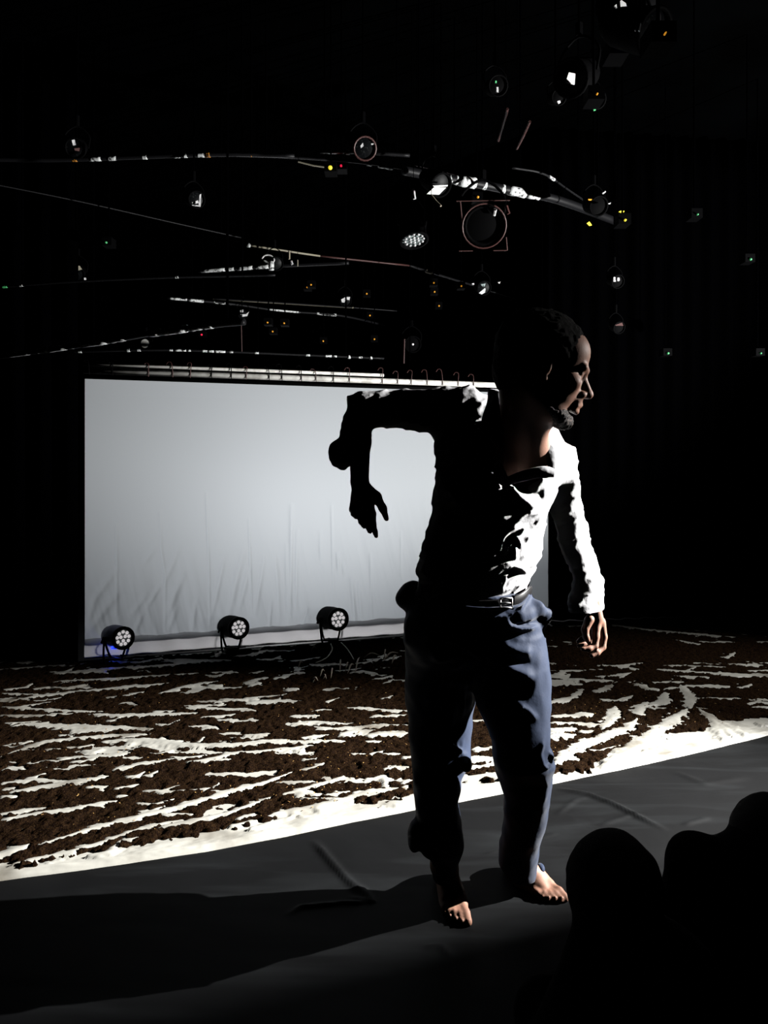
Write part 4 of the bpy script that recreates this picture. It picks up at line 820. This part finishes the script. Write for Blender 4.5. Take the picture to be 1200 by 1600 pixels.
M['beard'] = principled('short_dark_beard', (.022, .016, .013), .6, spec=.3, noise=(330, (.30, .21, .17), 2, .56, .64), bump=(600, 1.0, .003))
tag(Bd.mesh('beard', M['beard'], person), label='short dark stubble beard')

# --- shirt
Sh = Solid((-.16, 1.74, .84), (.68, 2.44, 1.54), .0038)
Sh.loft(LZ([(640, 706, 775, 2.05, .050), (660, 690, 800, 2.05, .075), (690, 678, 862, 2.055, .10), (715, 681, 880, 2.05, .115), (740, 683, 884, 2.05, .122), (775, 678, 862, 2.06, .132), (800, 675, 856, 2.08, .132),
   (840, 665, 851, 2.11, .128), (868, 656, 845, 2.12, .126), (890, 651, 836, 2.13, .126), (905, 655, 828, 2.14, .118), (930, 650, 826, 2.155, .110), (950, 652, 824, 2.16, .100)], 2.1, .12), k=.02, yaw=.45, p=2.2)
Sh.ell(P(732, 650, 2.05), (.075, .065, .075), None, .03); Sh.ell(P(872, 722, 2.115), (.050, .055, .060), None, .03)
# raised sleeve
Sh.loft(LX([(547, 622, 662, 2.07, .042), (560, 611, 672, 2.07, .050), (600, 609, 669, 2.07, .052), (640, 609, 671, 2.07, .053), (668, 607, 676, 2.06, .056), (700, 604, 700, 2.055, .064), (740, 606, 730, 2.05, .066)], 2.1, .05), axis=0, k=.02)
Sh.loft(LZ([(622, 545, 588, 2.07, .045), (640, 541, 587, 2.07, .046), (665, 534, 582, 2.06, .044), (700, 529, 577, 2.05, .042), (722, 530, 576, 2.045, .040)], 2.15, .045), k=.015)
Sh.ell(P(536, 709, 2.05), (.040, .030, .042), None, .012)                        # cuff flap standing off the forearm
# hanging sleeve
Sh.loft(LZ([(700, 846, 897, 2.12, .050), (725, 850, 902, 2.13, .050), (755, 852, 904, 2.15, .048), (780, 855, 907, 2.17, .044), (800, 858, 914, 2.18, .042), (820, 868, 920, 2.19, .040), (850, 870, 926, 2.205, .038),
   (870, 880, 933, 2.21, .036), (888, 888, 939, 2.21, .035), (905, 893, 945, 2.205, .035), (920, 890, 946, 2.20, .037), (940, 884, 946, 2.195, .040), (957, 883, 946, 2.19, .040)], 2.1, .05), k=.014, yaw=.7)
# hollow ends: cuffs and the open neck
Sh.cone(P(918, 962, 2.19), P(918, 948, 2.195), .042, .032, .004, cut=True)
Sh.cone(P(559, 740, 2.037), P(557, 716, 2.045), .034, .028, .004, cut=True)
Sh.cone(nk0 + (0, -.02, .0), P(832, 655, 1.98), .082, .115, .006, cut=True)          # neck opening
Sh.cone(P(822, 735, 1.93), P(826, 700, 1.95), .066, .088, .006, cut=True)            # open front, V shaped
Sh.cone(P(796, 742, 1.92), P(800, 700, 1.93), .040, .060, .006, cut=True)
SF = [([(784, 752), (795, 765), (806, 776), (827, 790)], .0075, .013), ([(797, 811), (813, 802), (828, 797)], .007, .013), ([(777, 856), (781, 836), (790, 826), (806, 818)], .006, .014),
      ([(806, 835), (817, 822)], .005, .011), ([(791, 851), (799, 844)], .006, .010), ([(799, 832), (808, 842), (813, 853)], .0055, .013), ([(802, 850), (804, 872)], .005, .010),
      ([(768, 897), (784, 887), (800, 882), (815, 888), (829, 899)], .006, .014), ([(788, 745), (815, 741), (850, 735)], .005, .007), ([(812, 760), (830, 772), (845, 770)], .014, -.010),
      ([(792, 775), (800, 790), (815, 797)], .012, -.012), ([(786, 870), (795, 862), (799, 858)], .010, -.012), ([(782, 905), (786, 925)], .003, .005), ([(790, 900), (787, 930)], .003, .005),
      ([(868, 806), (884, 800), (915, 800)], .007, .006), ([(866, 826), (890, 828), (915, 818)], .007, .008), ([(870, 845), (895, 843), (920, 836)], .007, .007), ([(872, 852), (892, 862), (912, 858)], .007, .008),
      ([(878, 875), (900, 868), (918, 880)], .006, .008), ([(890, 893), (905, 886), (925, 905)], .006, .008), ([(892, 915), (915, 902), (935, 925)], .006, .008), ([(884, 932), (946, 934)], .004, .003),
      ([(893, 908), (915, 930), (940, 932)], .005, .007), ([(862, 790), (870, 775), (880, 765)], .007, .006),
      ([(690, 690), (720, 730), (770, 760)], .012, .008), ([(690, 760), (720, 790), (760, 800)], .012, .008), ([(600, 620), (640, 660), (665, 665)], .012, .006)]
def shirt_wr(X, Y, Z):
    a = fbm(X * 16 + Z * 7, Y * 9, Z * 26 - X * 9, 3) - .5
    arm = np.clip((X - .45) / .03, 0, 1); cre = (1 - np.abs(fbm(X * 9 + Z * 12, Y * 12, Z * 34 - X * 20, 2) - .5) * 2) ** 3
    return .008 * a + .005 * arm * (cre - .45) + .006 * (1 - arm) * (cre - .4)
folds(Sh, SF, front=lambda X, Z: 2.09 + 0 * X, wrinkle=shirt_wr)
shirt = Sh.mesh('shirt', M['shirt'], person); tag(shirt, label='open necked white cotton shirt with wrinkled sleeves')
def sheet_part(name, rows, mat, th=.004, parent=None, sm=2):
    """a bent strip of cloth: rows of 3-d points, given thickness"""
    R_ = [[Vector(p) for p in r] for r in rows]; bm = bmesh.new(); vs = [[bm.verts.new(p) for p in r] for r in R_]
    for i in range(len(vs) - 1):
        for j in range(len(vs[0]) - 1): bm.faces.new((vs[i][j], vs[i + 1][j], vs[i + 1][j + 1], vs[i][j + 1]))
    bmesh.ops.recalc_face_normals(bm, faces=bm.faces); me = bpy.data.meshes.new(name); bm.to_mesh(me); bm.free(); me.materials.append(mat)
    o = bpy.data.objects.new(name, me); COL.objects.link(o); o.parent = parent
    s1 = o.modifiers.new('sub', 'SUBSURF'); s1.levels = sm; s1.render_levels = sm; s2 = o.modifiers.new('sol', 'SOLIDIFY'); s2.thickness = th
    me.polygons.foreach_set('use_smooth', np.full(len(me.polygons), True)); return o
# collar leaf on the raised-arm side with the front band, and the leaf on the far side
sheet_part('collar', [[P(761, 607, 2.02), P(775, 610, 2.0), P(781, 609, 2.0)], [P(764, 625, 1.985), P(780, 622, 1.96), P(787, 628, 1.965)], [P(757, 643, 1.965), P(776, 640, 1.94), P(788, 648, 1.945)],
   [P(750, 662, 1.955), P(770, 664, 1.93), P(787, 668, 1.935)], [P(763, 680, 1.945), P(775, 686, 1.925), P(783, 690, 1.93)], [P(775, 695, 1.945), P(780, 700, 1.93), P(783, 704, 1.935)]], M['shirt'], .003, person)
sheet_part('collar', [[P(858, 655, 2.00), P(862, 650, 2.03), P(866, 655, 2.06)], [P(854, 690, 1.965), P(868, 680, 1.99), P(880, 690, 2.02)], [P(853, 712, 1.945), P(870, 700, 1.955), P(893, 702, 2.0)],
   [P(855, 728, 1.935), P(868, 722, 1.935), P(886, 722, 1.97)], [P(862, 742, 1.93), P(868, 742, 1.93), P(875, 738, 1.95)]], M['shirt'], .003, person)
# folded front edge under the bare chest
sheet_part('placket', [[P(783, 752, 1.930), P(786, 756, 1.925), P(790, 760, 1.930)], [P(802, 741, 1.925), P(805, 747, 1.915), P(808, 753, 1.925)], [P(828, 733, 1.925), P(830, 741, 1.912), P(832, 748, 1.925)],
   [P(852, 727, 1.930), P(855, 736, 1.918), P(857, 744, 1.930)], [P(870, 735, 1.940), P(868, 740, 1.932), P(866, 746, 1.938)]], M['shirt'], .003, person)
bm = bmesh.new(); c_ = P(781, 647, 1.936); lathe(bm, [(0, .004), (.002, .004), (.003, .0025), (.0052, .004), (.006, .002), (.0055, 0)], c_, (0, -1, 0), 16); obj('button', bm, M['button'], person, True)

# --- trousers
Tr = Solid((-.0, 1.86, .03), (.56, 2.46, .94), .0042)
Tr.loft(LZ([(922, 650, 829, 2.15, .118), (940, 642, 834, 2.155, .124), (965, 634, 846, 2.16, .130), (1000, 631, 848, 2.17, .132), (1025, 640, 850, 2.185, .105), (1048, 665, 835, 2.20, .06)], 2.15, .12), k=.04, yaw=.18, p=2.2)
Tr.loft(LZ([(990, 636, 730, 2.20, .10), (1040, 634, 742, 2.24, .105), (1065, 634, 738, 2.25, .10), (1090, 634, 741, 2.255, .095), (1120, 636, 736, 2.255, .092), (1150, 638, 734, 2.25, .09), (1180, 641, 736, 2.235, .088), (1195, 642, 733, 2.23, .085),
   (1215, 644, 721, 2.20, .08), (1250, 647, 717, 2.20, .078), (1280, 650, 722, 2.20, .078), (1300, 652, 725, 2.195, .078), (1325, 655, 724, 2.19, .07), (1337, 672, 721, 2.19, .055), (1350, 676, 716, 2.188, .046), (1372, 678, 716, 2.18, .044)], 2.2, .09), k=.018, p=2.2)
Tr.loft(LZ([(990, 742, 846, 2.16, .10), (1040, 738, 856, 2.145, .108), (1075, 741, 858, 2.13, .10), (1100, 747, 858, 2.115, .094), (1130, 758, 858, 2.105, .090), (1155, 769, 858, 2.10, .086), (1180, 770, 859, 2.10, .084), (1192, 772, 866, 2.10, .082),
   (1215, 780, 862, 2.14, .080), (1240, 788, 858, 2.15, .076), (1290, 787, 850, 2.18, .070), (1320, 779, 842, 2.20, .066), (1350, 779, 839, 2.22, .062), (1366, 788, 838, 2.23, .058)], 2.15, .09), k=.018, p=2.2)
Tr.cone(P(692, 975, 2.17), P(690, 1070, 2.24), .082, .088, .04); Tr.cone(P(796, 975, 2.16), P(798, 1070, 2.14), .085, .095, .04); Tr.cone(P(715, 1030, 2.19), P(775, 1030, 2.16), .075, .075, .04)
Tr.ell(P(647, 1305, 2.17), (.018, .045, .040), None, .02); Tr.ell(P(646, 926, 2.18), (.036, .05, .036), None, .02); Tr.ell(P(637, 935, 2.18), (.036, .04, .030), None, .02)
Tr.ell(P(727, 1192, 2.17), (.020, .05, .022), None, .015); Tr.ell(P(845, 1357, 2.23), (.012, .02, .014), None, .008)
# gaping pocket on the lit hip
Tr.chain([P(812, 962, 2.08), P(838, 952, 2.12), P(852, 962, 2.14), P(848, 975, 2.13)], [.024, .026, .022, .016], k=.012)
Tr.chain([P(800, 978, 2.055), P(825, 976, 2.07), P(845, 972, 2.10)], [.006, .010, .008], k=.006, cut=True)
Tr.cone(P(812, 1372, 2.235), P(812, 1352, 2.235), .046, .040, .004, cut=True)
TF = [([(693, 996), (708, 998), (722, 1004), (738, 1016), (753, 1027)], .008, .012), ([(754, 1020), (775, 1030), (800, 1042), (834, 1056)], .014, .016), ([(782, 1004), (808, 1015), (832, 1018)], .013, .014),
      ([(790, 966), (796, 976), (812, 982), (842, 983)], .006, .010), ([(676, 1024), (688, 1032), (706, 1027)], .010, .012), ([(728, 1026), (722, 1038), (710, 1050)], .008, .012),
      ([(690, 1012), (705, 1010), (718, 1014)], .010, -.012), ([(760, 1000), (800, 1030), (828, 1034)], .010, -.008), ([(770, 1050), (800, 1065), (826, 1085)], .020, -.012),
      ([(705, 1172), (714, 1188), (731, 1201)], .0045, .011), ([(733, 1180), (728, 1195), (716, 1205)], .005, .009), ([(715, 1100), (712, 1130), (708, 1160)], .014, .006), ([(730, 1060), (731, 1110), (730, 1150)], .004, .006),
      ([(806, 1094), (822, 1104), (836, 1118)], .008, .010), ([(856, 1172), (864, 1178), (862, 1190), (852, 1193), (843, 1186)], .0045, .013), ([(846, 1150), (840, 1170), (845, 1188)], .006, .008),
      ([(712, 945), (735, 958), (748, 962)], .004, .005), ([(748, 955), (760, 960), (790, 962), (812, 953), (828, 938)], .005, .007), ([(848, 1210), (856, 1230), (852, 1260)], .010, .006)]
def tr_wr(X, Y, Z):
    return .012 * (fbm(X * 10 + Z * 3, Y * 9, Z * 9 - X * 5, 3) - .5) + .006 * (vnoise(X * 30 + Z * 8, Y * 22, Z * 30 - X * 20) - .5)
folds(Tr, TF, front=lambda X, Z: 2.17 + 0 * X, d_ref=2.06, wrinkle=tr_wr)
tro = Tr.mesh('trousers', M['trousers'], person); tag(tro, label='loose dark navy trousers with a gaping hip pocket')
# belt, buckle, waistband loop
wb = [P(px, py, d) for px, py, d in ((655, 934, 2.09), (690, 942, 2.045), (740, 948, 2.028), (780, 945, 2.03), (805, 940, 2.045), (822, 930, 2.075), (829, 920, 2.13))]
sheet_part('belt', [[p + np.array([0, 0, .014]), p + np.array([0, -.006, 0]), p - np.array([0, 0, .014])] for p in wb], M['belt'], .004, tro)
bm = bmesh.new(); c_ = Vector(P(791, 942, 2.018)); 
for a, b_ in (((-1, -1), (1, -1)), ((1, -1), (1, 1)), ((1, 1), (-1, 1)), ((-1, 1), (-1, -1)), ((-1, 0), (.9, 0))):
    tube(bm, [c_ + Vector((a[0] * .016, 0, a[1] * .013)), c_ + Vector((b_[0] * .016, 0, b_[1] * .013))], .0022, 6)
tag(obj('belt_buckle', bm, M['steel'], tro, True), label='small metal belt buckle')
bm = bmesh.new(); box(bm, P(801, 941, 2.036), (.008, .006, .040), Matrix.Rotation(.1, 3, 'Y')); obj('belt_loop', bm, M['trousers'], tro)
bm = bmesh.new(); tube(bm, smooth_path([Vector(P(*q)) for q in ((655, 934, 2.075), (700, 944, 2.030), (748, 950, 2.018), (790, 950, 2.022), (812, 945, 2.045), (827, 930, 2.09))], 4), .004, 6); obj('waistband_seam', bm, M['trousers'], tro, True)
rebase(person)

# ------------------------------------------------------------------ spectators sitting on the floor at the lower right
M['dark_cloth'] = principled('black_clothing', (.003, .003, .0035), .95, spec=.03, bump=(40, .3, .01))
M['dark_skin'] = principled('unlit_skin', (.012, .008, .006), .8, spec=.1, bump=(200, .1, .002))
def spectator(hx, hy, d, rh, sh_pts, hips, label, extra=None):
    c = P(hx, hy, d); root = empty('person', (c[0], c[1] + .0, 0), label=label, cat='person')
    S = Solid((c[0] - .55, c[1] - .42, 0), (c[0] + .55, c[1] + .35, c[2] + .22), .010)
    neck = c + (.02, -.05, -rh * 1.25)
    S.ell(c, (rh * .92, rh * 1.05, rh * 1.12), None, .03); S.cone(c, neck, .05, .055, .03)
    L, R_ = [P(*q) for q in sh_pts]
    S.cone(L, neck, .055, .075, .05); S.cone(R_, neck, .055, .075, .05); hp = np.array([c[0] + .0, c[1] - .08, .13])
    S.cone((L + neck) / 2, hp + (-.08, 0, 0), .10, .13, .06); S.cone((R_ + neck) / 2, hp + (.08, 0, 0), .10, .13, .06)
    for sh, sx in ((L, -1), (R_, 1)):
        el = np.array([sh[0] + sx * .03, sh[1] + .06, max(.20, sh[2] - .22)]); ha = np.array([c[0] + sx * .07 + .05, c[1] + .12, .20]); kn_ = np.array([c[0] + sx * .13 + .03, c[1] + .10, .15])
        S.chain([sh, el, ha], [.055, .045, .032], k=.03); S.chain([hp + (sx * .09, 0, -.03), kn_, np.array([c[0] - sx * .06, c[1] + .26, .07])], [.09, .065, .05], k=.03)
    S.D[:, :, :2] = np.maximum(S.D[:, :, :2], .002)
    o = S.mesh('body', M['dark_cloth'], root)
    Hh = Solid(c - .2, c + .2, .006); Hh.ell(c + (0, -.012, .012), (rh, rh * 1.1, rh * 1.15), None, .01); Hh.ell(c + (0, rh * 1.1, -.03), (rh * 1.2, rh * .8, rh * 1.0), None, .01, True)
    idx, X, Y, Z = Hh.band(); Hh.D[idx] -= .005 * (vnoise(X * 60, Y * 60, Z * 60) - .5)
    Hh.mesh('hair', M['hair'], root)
    E = bmesh.new(); box(E, c, (.001, .001, .001)); E.free()
    rebase(root); return root
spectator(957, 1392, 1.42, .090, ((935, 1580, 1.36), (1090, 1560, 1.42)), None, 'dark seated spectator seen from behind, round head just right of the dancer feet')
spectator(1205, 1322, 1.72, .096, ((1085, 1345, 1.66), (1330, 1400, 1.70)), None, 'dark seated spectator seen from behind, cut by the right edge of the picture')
